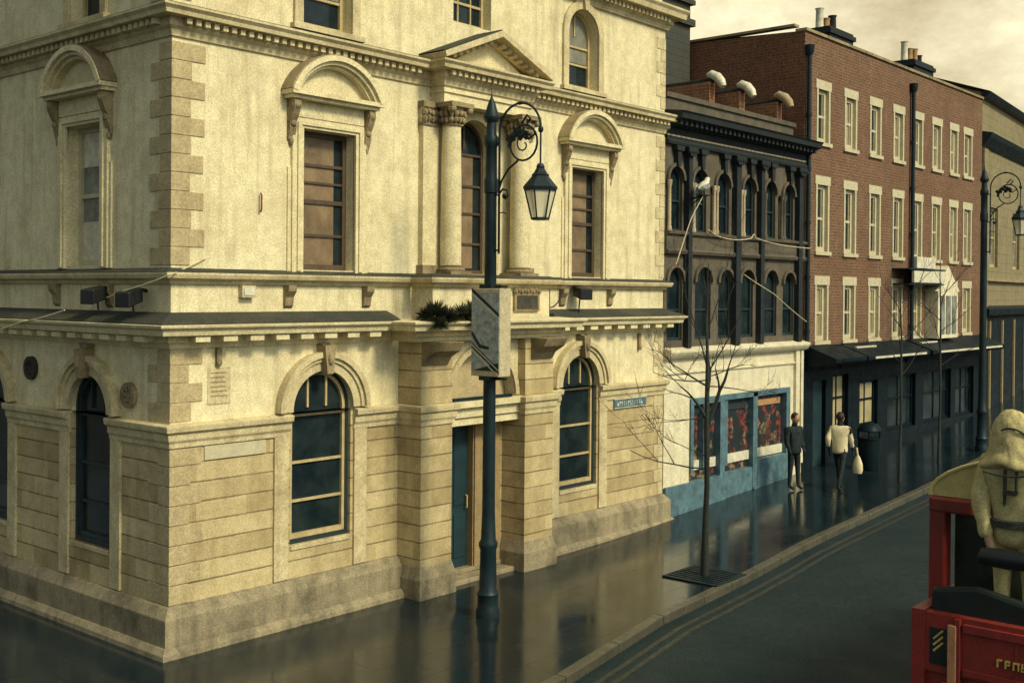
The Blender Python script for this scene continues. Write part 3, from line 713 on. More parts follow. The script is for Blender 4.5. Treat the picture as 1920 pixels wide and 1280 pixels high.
# pale cables
def cable(pts, r, label):
    P = [Vector(p) for p in pts]; out = []
    for i, (a, b) in enumerate(zip(P, P[1:])):
        p0 = P[i-1] if i else a*2-b; p3 = P[i+2] if i+2 < len(P) else b*2-a
        for k in range(10):
            t = k/10; out.append(.5*((2*a)+(b-p0)*t+(2*p0-5*a+4*b-p3)*t*t+(3*a-p0-3*b+p3)*t**3)+Vector((0, 0, -.05*(b-a).length*t*(1-t))))
    out.append(P[-1]); mb = MB(); mb.tube(out, r, 6)
    return tag(mb.build('cable', 'cable', smooth=True), label, 'cable', 'pale cables along the facades')
cable([R_(.50, .02, 5.02), (0.12, -.05, 4.86), (-.17, -.17, 4.78), L_(.7, .3, 4.57), L_(1.0, .3, 4.5)], .009, 'pale slack cable round the building corner by the floodlight')
cable([L_(2.0, .35, 4.32), L_(3.2, .38, 4.13), L_(4.6, .36, 3.92), L_(6., .3, 3.9)], .009, 'pale cable sagging over the ledge above the side arched window')

# ------------------------------------------------------------------ brown arcaded shop building
B2 = empty('arcaded_shop_building', (11.3, 0, 0), 'dark brown stone three storey building of narrow arches over a cream and blue shop', 'building')
S_ = Frame((0, -.0, 0), (1, 0, 0), (0, -1, 0))
X0, X1 = 11.24, 17.28
arches2 = [(11.36, 11.90), (12.28, 12.84), (13.20, 13.78), (14.34, 14.91), (15.32, 15.88), (16.22, 16.76)]
arches1 = [(11.36, 11.93), (12.42, 13.05), (13.36, 13.92), (14.27, 14.87), (15.36, 15.98), (16.28, 16.82)]
mb = MB()
ops = [(a, b, 3.66, 4.86, True) for a, b in arches1] + [(a, b, 5.88, 6.92, True) for a, b in arches2]
wall(mb, S_, X0, X1, 3.46, 8.2, ops, .2); mb.build('arcade_wall', 'brown', B2)
for (a, b) in arches1 + arches2:
    lo = (a, b) in arches1; zb, zs = (3.66, 4.86) if lo else (5.88, 6.92)
    fr = MB(); c = (a+b)/2; r = (b-a)/2; w = -.05
    fr.box(S_, a, a+.05, w-.06, w, zb, zs); fr.box(S_, b-.05, b, w-.06, w, zb, zs); fr.box(S_, a+.05, b-.05, w-.06, w, zb, zb+.06); fr.box(S_, a+.05, b-.05, w-.05, w-.01, zb+.6, zb+.64); fr.arc(S_, c, zs, r-.05, r, w-.06, w, n=12)
    f = fr.build('window', 'sash_dark', B2); p = MB(); p.prism(S_, arch_poly(a+.01, b-.01, zb, zs, 12), w-.08, w-.05); p.build('pane', 'glass', f)
    hd = MB(); hd.arc(S_, c, zs, r, r+.07, 0, .06, n=14); ho = hd.build('hood_mould', 'brown', B2)
    if not lo:
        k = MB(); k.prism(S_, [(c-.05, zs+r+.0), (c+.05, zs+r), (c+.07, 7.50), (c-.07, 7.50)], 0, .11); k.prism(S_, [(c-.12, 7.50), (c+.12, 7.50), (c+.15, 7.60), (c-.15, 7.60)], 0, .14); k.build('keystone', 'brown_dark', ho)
# pale colonnettes beside the upper openings
for i, (a, b) in enumerate(arches2):
    for d in (-.07, -.19):
        if i == 0 and d < -.1: continue
        x = a+d+.03; cl = MB(); cl.lathe((x, -.07, 0), [(.05, 5.88), (.05, 5.95), (.037, 5.98), (.034, 6.75), (.05, 6.80), (.055, 6.9)], 10)
        cl.build('colonnette', 'brown_pale' if i < 4 else 'brown', B2, smooth=True)
mb = MB()
for x0, x1 in ((11.96, 12.1), (13.9, 14.1), (15.0, 15.16), (16.84, 17.02)):
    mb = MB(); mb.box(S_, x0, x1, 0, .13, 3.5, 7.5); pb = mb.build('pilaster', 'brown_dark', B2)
    k = MB(); k.prism(S_, [(x0-.02, 7.42), (x1+.02, 7.42), (x1+.12, 7.6), (x0-.12, 7.6)], 0, .19)
    for t in range(4): k.ball(S_(x0-.06+t*(x1-x0+.12)/3, .18, 7.52), .05, .04, .06, 6, 5)
    k.build('capital', 'brown_dark', pb)
mb = MB(); mb.uprism(S_, [(0, 5.42), (.09, 5.42), (.12, 5.48), (.06, 5.52), (.06, 5.78), (.12, 5.82), (.13, 5.87), (0, 5.9)], X0, X1); mb.build('floor_band', 'brown', B2)
mb = MB(); mb.uprism(S_, [(0, 7.62), (.08, 7.62), (.10, 7.68), (.06, 7.72), (.06, 7.95), (.15, 7.97), (.16, 8.04), (.40, 8.1), (.42, 8.2), (.46, 8.24), (0, 8.3)], X0, X1+.14)
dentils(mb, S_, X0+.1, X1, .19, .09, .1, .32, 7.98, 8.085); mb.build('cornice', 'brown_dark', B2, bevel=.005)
mb = MB(); mb.box(S_, X0, X1-.55, -.3, .0, 8.28, 8.56); mb.box(S_, X0, X1-.5, -.34, .05, 8.56, 8.66); mb.build('parapet', 'brown', B2)
mb = MB(); mb.uprism(S_, [(.0, 7.78), (.07, 7.78), (.07, 7.81), (0, 7.81)], X0, X1); mb.build('frieze_line', 'brown_pale', B2)
mb = MB(); mb.quad((X0, .3, 8.25), (X1, .3, 8.25), (X1, 7.0, 9.0), (X0, 7.0, 9.0)); mb.build('roof', 'slate', B2)
# shopfront
mb = MB(); wall(mb, S_, X0, X1, 0, 3.46, [(12.24, 16.62, .45, 2.44, False)], .25); mb.box(S_, X0, 12.2, .0, .03, .7, 2.9); mb.build('shopfront_wall', 'shopcream', B2)
mb = MB(); mb.uprism(S_, [(0, 3.28), (.10, 3.30), (.16, 3.36), (.20, 3.42), (.20, 3.47), (0, 3.52)], X0, X1+.05); mb.uprism(S_, [(0, 2.98), (.04, 2.98), (.04, 3.03), (0, 3.03)], X0, X1); mb.build('fascia_cornice', 'shopcream', B2, bevel=.006)
for x0, x1 in ((16.86, 17.05), (17.12, 17.24)):
    mb = MB(); mb.box(S_, x0, x1, 0, .07, .6, 3.28); mb.build('pilaster', 'shopcream', B2)
sf = MB()
for x0, x1, z0, z1 in ((12.24, 12.36, .9, 2.44), (13.42, 13.62, .3, 2.44), (13.62, 13.74, .9, 2.3), (14.86, 15.06, .3, 2.44), (16.44, 16.62, .3, 2.44), (12.36, 13.42, 2.30, 2.44), (13.62, 16.44, 2.32, 2.44), (12.74, 12.82, .9, 2.3)):
    sf.box(S_, x0, x1, -.12, .05, z0, z1)
fo = sf.build('shop_window_frame', 'blue', B2, bevel=.008)
rs_ = MB(); rs_.box(S_, X0+.02, 13.42, -.1, .08, .0, .72); rs_.box(S_, 15.06, 16.62, -.1, .06, .0, .9); rs_.box(S_, 13.62, 14.86, -.1, .04, .0, .75); rs_.box(S_, 13.42, 13.62, -.1, .085, .0, .3); rs_.box(S_, 14.86, 15.06, -.1, .085, .0, .3); rs_.build('stall_riser', 'blue', B2, bevel=.01)
for x0, x1 in ((12.36, 13.42), (13.74, 14.86), (15.06, 16.44)):
    d = MB(); d.box(S_, x0+.002, x1-.002, -.14, -.10, .9 if x0 > 15 else .72, 2.30); d.build('window_display', 'display', fo)
    d = MB(); d.box(S_, x0+.004, x1-.004, -.095, -.06, .92, 1.12); d.build('display_shelf', 'white_dirty', fo)
    d = MB(); d.box(S_, x0+.1, x1-.1, -.095, -.07, 2.08, 2.22); d.build('blind_box', 'pot' if x0 > 15 else 'sash_dark', fo)
# dormer-like roof stubs with dark ridges and pale cowls
for i, (x, y0, y1, z0, z1) in enumerate(((15.3, 1.36, 3.9, 9.62, 9.62-.02), (15.9, .9, 2.6, 9.42, 9.42-.02), (16.6, .3, 1.6, 9.2, 9.2-.02))):
    b = empty('roof_stub', (x, y0, 8.3), ('brick roof stub with dark ridge and white cowl, rearmost of three above the parapet', 'brick roof stub with dark ridge and white cowl, middle of three above the parapet', 'low brick roof stub with dark ridge and worn cowl, nearest the drainpipe')[i], 'roof stub', 'brick stubs on the shop roof')
    q = MB(); q.add([(x-.12, y0, 8.25), (x+.12, y0, 8.25), (x+.12, y1, 8.3), (x-.12, y1, 8.3), (x-.12, y0, z0-.04), (x+.12, y0, z0-.04), (x+.12, y1, z1-.04), (x-.12, y1, z1-.04)], [(0, 1, 5, 4), (1, 2, 6, 5), (2, 3, 7, 6), (3, 0, 4, 7), (4, 5, 6, 7)]); q.build('brick_cheek', 'brick_orange', b)
    q = MB(); q.tube([(x, y1, z1), (x, y0-.05, z0)], .06, 8); q.build('ridge', 'brown_dark', b)
    q = MB(); q.tube([(x, y0+.12, z0+.12), (x, y0+.02, z0+.14), (x, y0-.14, z0+.06), (x, y0-.24, z0-.06), (x, y0-.30, z0-.18)], [.06, .10, .115, .11, .075], 14); q.build('cowl', 'white_dirty' if i < 2 else 'far_cowl', b, smooth=True)
# a gull perched in front of the arcade and the facade cables
def gull(loc, rz, label, s=1.):
    g_ = empty('gull', loc, label, 'gull'); mb = MB()
    body = [(-.30, 0, .10, .012), (-.2, 0, .12, .05), (-.05, 0, .16, .095), (.08, 0, .2, .10), (.17, 0, .27, .06), (.21, 0, .33, .055), (.25, 0, .335, .05), (.29, 0, .325, .02)]
    c, sn = math.cos(rz), math.sin(rz)
    T = lambda p: Vector(loc)+Vector((p[0]*c-p[1]*sn, p[0]*sn+p[1]*c, p[2]))*s
    mb.tube([T(p) for p in body], [p[3]*s for p in body], 12); mb.build('body', 'white_dirty', g_, smooth=True)
    for sd in (-1, 1):
        w = MB(); w.add([T(p) for p in ((.12, sd*.09, .24), (-.05, sd*.115, .22), (-.36, sd*.04, .13), (-.1, sd*.1, .11), (.1, sd*.085, .15))] , [(0, 1, 2, 3, 4)]); w.build('wing', 'banner', g_)
        l = MB(); l.tube([T((.02, sd*.035, .12)), T((.03, sd*.035, 0))], .009); l.build('leg', 'yellow', g_)
    b = MB(); b.tube([T((.285, 0, .325)), T((.35, 0, .31))], [.014*s, .004*s]); b.build('beak', 'yellow', g_)
bk = MB(); bk.tube([S_(12.05, .1, 6.55), S_(12.05, .42, 6.62)], .02); bk.tube([S_(12.05, .1, 6.40), S_(12.05, .36, 6.6)], .014); bk.box(S_, 11.9, 12.3, .3, .46, 6.615, 6.63)
tag(bk.build('iron_bracket', 'iron'), 'small dark iron bracket on the arcade carrying the gull', 'bracket')
gull((12.1, -.38, 6.63), .2, 'white gull perched on a bracket before the brown arcade')
cable([S_(11.3, .25, 5.2), S_(11.75, .3, 6.1), S_(12.05, .4, 6.6)], .010, 'pale cable climbing from the bank edge to the gull bracket')
cable([S_(12.6, .2, 5.95), S_(13.2, .22, 5.80), S_(14.2, .25, 5.82), S_(14.45, .25, 5.93), S_(14.8, .25, 5.82), S_(17.25, .22, 5.72)], .010, 'pale cable slung across the arcade below the upper arches')
cable([S_(13.9, .3, 5.05), S_(15.2, .35, 4.62), S_(16.9, .3, 3.98)], .009, 'pale cable running down across the lower arches')

# ------------------------------------------------------------------ red brick terrace
B3 = empty('brick_terrace', (17.3, 0, 0), 'long red brick terrace with three rows of white surrounded sash windows', 'building')
T0, T1, TZ = 17.30, 29.75, 10.95
UL = [17.92, 19.50, 21.05, 22.60, 23.98, 25.46, 26.88, 28.06]
UR = [18.66, 20.24, 21.79, 23.34, 24.74, 26.20, 27.58, 28.82]
ROWS = [(8.36, 9.66), (5.68, 7.32), (3.48, 4.86)]
mb = MB(); wall(mb, S_, T0, T1, 3.3, TZ, [(a+.08, b-.08, z0, z1, False) for a, b in zip(UL, UR) for z0, z1 in ROWS], .16); mb.build('street_wall', 'brick', B3)
for x, y1, z1 in ((T0, 5.2, 11.15), (T1, 6, 11)):
    mb = MB(); mb.add([(x, 0, 0), (x, y1, 0), (x, y1, z1), (x, 0, TZ)], [(0, 1, 2, 3)]); mb.build('gable_wall', 'brick_side', B3)
mb = MB(); mb.add([(T0, .0, TZ), (T1, 0, TZ), (T1, 3, TZ+.3), (T0, 3, TZ+.15), (T1, 7, TZ-.3), (T0, 7, TZ-.3)], [(0, 1, 2, 3), (3, 2, 4, 5)]); mb.build('roof', 'slate', B3)
mb = MB(); mb.box(S_, T0-.02, T1, -.25, .05, TZ, TZ+.07); mb.sweep([(T0, 5.2), (T0, .26)], [(-.2, TZ+.14), (.04, TZ+.14), (.04, TZ+.2), (-.2, TZ+.2)]); mb.build('coping', 'carved_dark', B3)
for r, (z0, z1) in enumerate(ROWS):
    for a, b in zip(UL, UR):
        i0, i1 = a+.085, b-.085
        f = rect_sash(S_, i0, i1, z0, z1, -.07, 'glass' if random.random() < .6 else 'litpane', (((z0+z1)/2, .03),), .10, 'white', ((i0+i1)/2-.12, (i0+i1)/2+.12) if r < 3 else (), B3)
        s = MB(); s.box(S_, a-.05, b+.05, -.01, .025, z1, z1+.22); s.box(S_, a-.06, b+.06, -.01, .06, z0-.09, z0); s.box(S_, a, i0, -.1, .02, z0, z1); s.box(S_, i1, b, -.1, .02, z0, z1); s.build('window_surround', 'white', f)
for x, z0, z1, lab in ((17.36, 3.3, 10.4, 'dark drainpipe at the near corner of the brick terrace'), (23.82, 3.3, 10.4, 'dark drainpipe halfway along the brick terrace front')):
    mb = MB(); mb.tube([S_(x, .09, z0), S_(x, .09, z1)], .055, 10); mb.lathe((x, -.09, 0), [(.06, z1-.05), (.10, z1+.02), (.12, z1+.2)], 10)
    for k in range(5): mb.lathe((x, -.09, 0), [(.07, z0+1.3*k+.4), (.07, z0+1.3*k+.48)], 10)
    mb.build('drainpipe', 'iron', B3, smooth=True)
def chimney(x, y, w, d, z0, z1, pots, label):
    t = empty('chimney_stack', (x, y, z0), label, 'chimney', 'chimneys on the terrace roofs'); c = MB()
    c.box(WORLD, x-w/2, x+w/2, y-d/2, y+d/2, z0, z1); c.box(WORLD, x-w/2-.06, x+w/2+.06, y-d/2-.06, y+d/2+.06, z1-.2, z1-.08); c.build('stack', 'brown_dark', t)
    for i, (dx, h_, mt) in enumerate(pots):
        p = MB(); p.lathe((x+dx, y, 0), [(.13, z1-.02), (.11, z1+.05), (.10, z1+h_-.05), (.13, z1+h_), (.09, z1+h_)], 12); p.build('chimney_pot', mt, t, smooth=True)
chimney(21.9, 1.6, 1.5, .8, 11., 11.95, ((-.55, .55, 'white_dirty'), (-.15, .35, 'pot'), (.25, .5, 'brown_dark')), 'dark chimney stack with white pot on the terrace roof, nearer the shop')
chimney(27.9, 1.6, 1.6, .8, 11.1, 12.0, ((-.6, .6, 'white_dirty'), (-.2, .45, 'pot'), (.2, .5, 'pot'), (.55, .35, 'brown_dark')), 'dark chimney stack with several pots toward the far end of the terrace')
mb = MB(); mb.box(WORLD, 15.2, 17.1, 3.1, 4.2, 8.3, 12.0); mb.box(WORLD, 15.1, 17.2, 3.0, 4.3, 11.45, 11.62); mb.box(WORLD, 15.1, 17.2, 3.0, 4.3, 12.0, 12.12); 
t = mb.build('chimney_stack', 'slate'); tag(t, 'broad dark slate-hung chimney stack rising between bank and brick gable', 'chimney', 'chimneys on the terrace roofs')
for k in range(4):
    p = MB(); p.lathe((15.6+k*.4, 3.65, 0), [(.14, 12.1), (.12, 12.2), (.12, 12.8), (.15, 12.85)], 12); p.build('chimney_pot', 'pot', t, smooth=True)
# dark ground-floor shopfronts of the terrace
GF = zg
mb = MB(); wall(mb, S_, T0, T1, 0, 3.3, [(19.0, 19.9, 1.2, 2.6, False), (20.6, 21.75, 1.15, 2.35, False), (22.4, 24.4, .9, 2.4, False), (25.0, 27.2, .9, 2.4, False), (27.6, 29.2, .9, 2.4, False), (17.9, 18.6, .3, 2.5, False)], .2); mb.build('shopfront_wall', 'shopdark', B3)
for x0, x1, z0, z1, mt in ((19.0, 19.9, 1.2, 2.6, 'litpane'), (20.6, 21.75, 1.15, 2.35, 'litpane'), (22.4, 24.4, .9, 2.4, 'glass'), (25., 27.2, .9, 2.4, 'glass'), (27.6, 29.2, .9, 2.4, 'glass')):
    rect_sash(S_, x0, x1, z0, z1, -.1, mt, (((z0+z1)/2+.1, .025),), .06, 'shopdark', ((x0+x1)/2,), B3, 'shop_window')
d = MB(); d.box(S_, 17.92, 18.58, -.16, -.1, .3, 2.5); d.build('door', 'door', B3)
mb = MB()
for x0, x1 in ((17.45, 19.2), (19.3, 23.4), (23.6, 29.7)):
    mb = MB(); mb.uprism(S_, [(0, 2.75), (.05, 2.75), (.1, 2.85), (.75, 2.95), (.8, 3.0), (.8, 3.1), (.1, 3.36), (0, 3.38)], x0, x1); ao = mb.build('shop_canopy', 'shopdark', B3, bevel=.01)
    e = MB(); e.box(S_, x0+.4, x1-.3, .80, .815, 3.02, 3.075); e.build('canopy_edge', 'white_dirty' if x0 > 19 else 'shopdark', ao)
    if x0 > 19:
        e = MB(); e.prism(Frame((0, 0, 0), (1, 0, 0), (0, -1, 0)), [(x0+.3, 3.27), (x0+1.5, 3.27), (x0+1.5, 3.31), (x0+.3, 3.31)], .28, .36); e.build('canopy_light', 'white_dirty', ao)
# gabled stone bay and hanging sign on the terrace
by = MB(); by.prism(S_, [(25.05, 3.38), (26.65, 3.38), (26.65, 4.75), (26.8, 4.75), (25.85, 5.5), (24.9, 4.75), (25.05, 4.75)], .0, .38); bo = by.build('gabled_bay', 'shopcream', B3)
for x in (25.2, 25.68, 26.16):
    w_ = MB(); w_.box(S_, x, x+.34, .381, .40, 3.5, 4.62); w_.build('bay_window', 'glass_pale', bo)
sgn = empty('hanging_sign', (23.2, 0, 5.1), 'pale oval ended sign board on the terrace beside the drainpipe', 'sign')
s_ = MB(); s_.prism(S_, [(22.9, 4.98)] + [(25.2+.14*math.cos(t*PI/8-PI/2), 5.14+.16*math.sin(t*PI/8-PI/2)) for t in range(9)] + [(22.9, 5.30)], .45, .52); s_.build('board', 'white_dirty', sgn)
s_ = MB(); s_.box(S_, 22.6, 25.3, .0, .5, 5.33, 5.37); s_.box(S_, 22.6, 25.2, .0, .5, 4.92, 4.955); s_.build('sign_bracket', 'iron', sgn)
s_ = MB(); s_.box(S_, 23.9, 25.3, .02, .2, 5.40, 5.72); tag(s_.build('fascia_sign', 'white_dirty'), 'blank pale sign panel above the oval sign board on the terrace', 'sign')

# ------------------------------------------------------------------ far pale building
ang = math.radians(6); FU = (math.cos(ang), math.sin(ang), 0); FN = (math.sin(ang), -math.cos(ang), 0)
B4 = empty('pale_stone_building', (29.8, .1, 0), 'pale stone building with dark roof and dark shopfront at the far end of the street', 'building')
Q = Frame((29.8, .05, 0), FU, FN)
mb = MB(); wall(mb, Q, 0, 14, 0, 11.2, [(1.4, 2.6, 5.6, 7.6, False), (5, 6.2, 5.6, 7.6, False)], .2); mb.add([Q(0, 0, 0), Q(0, -8, 0), Q(0, -8, 11.2), Q(0, -4, 12.5), Q(0, 0, 11.2)], [(0, 1, 2, 3, 4)]); mb.build('stone_wall', 'farstone', B4)
for a in (1.4, 5.): rect_sash(Q, a, a+1.2, 5.6, 7.6, -.1, 'glass_pale', ((6.6, .03),), .08, 'sash', (), B4)
mb = MB(); mb.add([Q(-.1, .3, 11.2), Q(14, .3, 11.2), Q(14, -4, 12.7), Q(-.1, -4, 12.7), Q(-.1, -8.2, 11.2), Q(14, -8.2, 11.2)], [(0, 1, 2, 3), (3, 2, 5, 4)]); mb.build('roof', 'slate', B4)
mb = MB(); mb.uprism(Q, [(0, 9.45), (.1, 9.5), (.3, 9.75), (.36, 9.88), (0, 9.95)], -.05, 14); mb.build('cornice', 'iron', B4)
mb = MB(); mb.uprism(Q, [(0, 11.02), (.2, 11.05), (.3, 11.2), (0, 11.22)], -.05, 14); mb.build('gutter', 'iron', B4)
mb = MB(); mb.box(Q, .0, .6, 0, .12, 3.2, 9.4); mb.build('corner_pilaster', 'farstone', B4)
mb = MB(); mb.uprism(Q, [(0, 5.1), (.15, 5.12), (.15, 5.2), (0, 5.22)], 0, 14); mb.build('floor_band', 'carved_dark', B4)
mb = MB(); mb.uprism(Q, [(0, 0), (.1, 0), (.1, 3.9), (.3, 4.0), (.32, 4.2), (0, 4.3)], 0, 14); sh = mb.build('shopfront', 'shopdark', B4)
for k in range(6):
    mb = MB(); mb.box(Q, .9+k*1.9, .98+k*1.9, .1, .16, .6, 3.8); mb.build('pilaster', 'sash', B4)
p = MB(); p.lathe(Q(.4, -.2, 0), [(.2, 9.9), (.18, 10.1), (.14, 11.2), (.18, 11.3)], 10); p.build('chimney_pot', 'pot', B4)

# ------------------------------------------------------------------ street lamps
def make_lamp(loc, label):
    t = empty('street_lamp', loc, label, 'street lamp', 'ornate street lamps on the pavement'); x, y, z = loc
    p = MB(); p.lathe(loc, [(.17, -.02), (.17, .10), (.15, .14), (.145, .30), (.16, .33), (.125, .38), (.115, .95), (.135, 1.0), (.135, 1.05), (.108, 1.1), (.092, 1.5), (.09, 2.7), (.087, 4.5), (.082, 6.0), (.10, 6.02), (.10, 6.2), (.085, 6.24), (.082, 6.66), (.105, 6.70), (.105, 6.80), (.075, 6.84), (.070, 7.02)], 16); p.build('post', 'iron', t, smooth=True)
    f = MB(); f.lathe(loc, [(.085, 7.02), (.115, 7.07), (.115, 7.10), (.085, 7.18), (.055, 7.28), (.02, 7.36), (.008, 7.40), (.006, 7.5)], 12); f.build('finial', 'iron', t, smooth=True)
    V = lambda a, c: (x, y-a, z+c)
    ra = .375; ca, cz = .53, 6.86
    arm = MB(); arm.tube([V(.155, 5.15), V(.155, 6.75)] + [V(ca-ra*math.cos(k*PI/20), cz+ra*math.sin(k*PI/20)) for k in range(20)] + [V(ca+ra, cz-.02)], .017)
    # inner scroll: a C curve running down to the post
    arm.tube([V(.16, 6.08), V(.2, 6.18), V(.32, 6.33), V(.48, 6.43)] + [V(.60+.245*math.sin(k*PI/10-.4), 6.68-.245*math.cos(k*PI/10-.4)) for k in range(0, 13)], .015)
    arm.tube([V(.60+.245*math.sin(-k*PI/12), 6.68-.245*math.cos(-k*PI/12)) for k in range(0, 13)] + [V(.66, 6.93), V(.78, 6.85), V(.80, 6.78), V(.68, 6.72)], .014)
    arm.tube([V(.60+(.17-.012*k)*math.sin(k*PI/6+2.4), 6.66-(.17-.012*k)*math.cos(k*PI/6+2.4)) for k in range(0, 13)], .011)
    for k in range(26):
        a = random.uniform(0, 1); arm.ball(V(.30+.34*a+random.uniform(-.05, .05), 6.70+.30*a*(1.25-a)+random.uniform(-.05, .05)), .02, random.uniform(.025, .055), random.uniform(.02, .04), 7, 5, .2)
    arm.tube([V(.56, 6.95), V(.66, 7.06), V(.72, 7.0), V(.66, 6.95)], .016)
    arm.tube([V(.16, 6.0), V(.22, 6.06), V(.30, 6.04), V(.32, 5.96), V(.27, 5.92), V(.23, 5.97)], .014); arm.ball(V(.25, 5.96), .03, .035, .035)
    for c in (6.70, 5.98, 5.2): arm.tube([V(.06, c), V(.16, c)], .014)
    arm.tube([V(.16, 5.72), V(.22, 5.735), V(.29, 5.71)], .008)
    arm.ball(V(ca+ra, cz-.02), .035, .04, .05); arm.ball(V(ca, cz+ra), .03, .07, .025); arm.build('scroll_arm', 'iron', t, smooth=True)
    cx = ca+ra; L = empty_mesh = MB(); L.tube([V(cx, cz), V(cx, 6.36)], .013); L.build('hanging_rod', 'iron', t)
    n = 6; ph = .3
    c = MB(); base = (x, y-cx, z); c.lathe(base, [(.055, 6.30), (.06, 6.33), (.04, 6.37), (.012, 6.38)], 10); c.lathe(base, [(.235, 6.02), (.24, 6.05), (.115, 6.20), (.125, 6.215), (.09, 6.25), (.055, 6.31)], n, ph); ln_ = c.build('lantern_cap', 'iron', t)
    fr_ = MB(); fr_.lathe(base, [(.225, 6.0), (.225, 6.025)], n, ph); fr_.lathe(base, [(.125, 5.60), (.125, 5.635)], n, ph)
    for k in range(n):
        a = ph+2*PI*k/n; fr_.tube([(x+.215*math.cos(a), y-cx+.215*math.sin(a), z+6.02), (x+.118*math.cos(a), y-cx+.118*math.sin(a), z+5.62)], .012, 6)
    fr_.build('lantern_frame', 'iron', t)
    g_ = MB(); vs = [(x+r*math.cos(ph+2*PI*k/n), y-cx+r*math.sin(ph+2*PI*k/n), z+zz) for r, zz in ((.208, 6.0), (.114, 5.64)) for k in range(n)]
    g_.add(vs, [(k, (k+1) % n, n+(k+1) % n, n+k) for k in range(n)]); g_.build('lantern_glass', 'lantern', t)
    return t
LP = (4.0, -1.82, 0.)
lamp = make_lamp(LP, 'tall dark street lamp with scrolled arm and hanging lantern carrying a grey banner')
lamp2 = copy_tree(lamp); lamp2.location = (22.62, -2.46, zg(22.6)); lamp2['label'] = 'distant street lamp with scrolled arm before the pale stone building'
def banner():
    x, y, _ = LP; t = empty('lamp_banner', (x, y, 3.38), 'faded grey blue box banner with striped diagonal bands on the lamp post', 'banner')
    b = MB(); b.box(WORLD, x-.12, x+.12, y-.29, y+.25, 3.42, 4.66); b.build('banner_box', 'banner_edge', t, bevel=.01)
    F = Frame((x-.12, y+.25, 0), (0, -1, 0), (-1, 0, 0))
    p = MB(); p.box(F, .01, .53, .0005, .006, 3.50, 4.60); p.build('banner_face', 'banner', t)
    for k, (z0, mt, th, w) in enumerate(((4.58, 'white', .022, .010), (4.62, 'iron', .05, .008), (3.78, 'white', .022, .010), (3.83, 'iron', .07, .008), (3.86, 'white', .018, .010))):
        q = MB(); q.prism(F, [(.01, z0), (.53, z0-.36), (.53, z0-.36+th), (.01, z0+th)], .005, w); q.build('banner_stripe', mt, t)
    q = MB(); q.prism(F, [(.0, 4.02), (.16, 3.82), (.35, 3.80), (.34, 3.84), (.18, 3.87), (.03, 4.05)], .005, .009); q.build('banner_emblem', 'iron', t)
    q = MB(); q.prism(F, [(.05, 3.5), (.53, 3.5), (.53, 3.62)], .005, .009); q.build('banner_hem', 'iron', t)
    for z0 in (4.66, 3.36):
        a = MB(); a.tube([(x, y, z0+.03), (x, y-.32, z0+.03)], .015); a.box(WORLD, x-.11, x+.11, y-.11, y+.11, z0, z0+.06); a.build('banner_arm', 'iron', t)
banner()

# ------------------------------------------------------------------ bare trees
def limb(mb, p, d, L, r, depth, spread=.55, up=.15, twigs=None):
    pts = [p.copy()]; R = [r]; q = p.copy(); n = 5
    for i in range(n):
        d = (d+Vector((random.uniform(-1, 1), random.uniform(-1, 1), random.uniform(-1, 1)+up))*.16).normalized()
        q = q+d*L/n; pts.append(q.copy()); R.append(r*(1-.6*(i+1)/n))
    mb.tube(pts, [max(x, .0028) for x in R], 6 if r > .02 else 5)
    if depth > 0:
        for k in range(random.choice((2, 3, 3))):
            i = random.randint(2, n); s = Vector((random.uniform(-1, 1), random.uniform(-1, 1), random.uniform(-.4, .8)))
            limb(mb, pts[i], (d+s*spread*1.4).normalized(), L*random.uniform(.45, .75), R[i]*.75, depth-1, spread, up)
def tree(loc, h, fork, r, label, limbs, seed, group):
    random.seed(seed); x, y, z = loc; t = empty('bare_tree', loc, label, 'tree', group)
    tr = MB(); lean = [Vector((x, y, z-.05)), Vector((x+.01, y, z+.9)), Vector((x+.03, y-.01, z+fork*.6)), Vector((x+.02, y, z+fork)), Vector((x+.03, y, z+fork+(h-fork)*.4)), Vector((x+.0, y+.02, z+fork+(h-fork)*.75)), Vector((x+.03, y, z+h))]
    tr.tube(lean, [r*1.5, r, r*.9, r*.95, r*.6, r*.35, r*.1], 9); tr.build('trunk', 'bark', t, smooth=True)
    cr = MB()
    for (f, d, L, rr, dep) in limbs:
        p = Vector((x+.02, y, z+f)); limb(cr, p, Vector(d).normalized(), L, rr, dep+(1 if rr < .013 else 0))
    cr.build('crown', 'bark', t, smooth=True)
RX, UX = Vector((.652, -.757, 0)), Vector((0, 0, 1))     # across the street view / up
def dv(a, b, c=0.): v = RX*a+UX*b+Vector((.757, .652, 0))*c; return tuple(v)
TL = (8.1, -2.9, zg(8.1))
tree(TL, 5.1, 2.45, .050, 'slender leafless tree in a square grate on the pavement before the blue shop', [
    (2.45, dv(.45, .9), 1.0, .045, 2), (2.55, dv(-.35, .95), .75, .03, 2), (2.75, dv(.2, 1, .3), .8, .024, 2), (3.1, dv(-.8, .35), .75, .02, 3),
    (1.75, dv(-1, .12), 1.3, .016, 3), (3.1, dv(.9, -.05), .9, .013, 3), (3.25, dv(.7, .1, .3), .7, .012, 2), (2.6, dv(-.9, -.1), .8, .012, 2), (3.2, dv(-.9, -.1), .95, .013, 3), (3.7, dv(.12, 1), 1.3, .016, 2), (3.4, dv(-.2, 1), 1.5, .016, 2), (4.0, dv(.3, 1), 1.1, .011, 1), (3.3, dv(.4, .8), 1.2, .014, 2), (1.95, dv(-.8, .35), .7, .01, 2)], 11, 'leafless street trees')
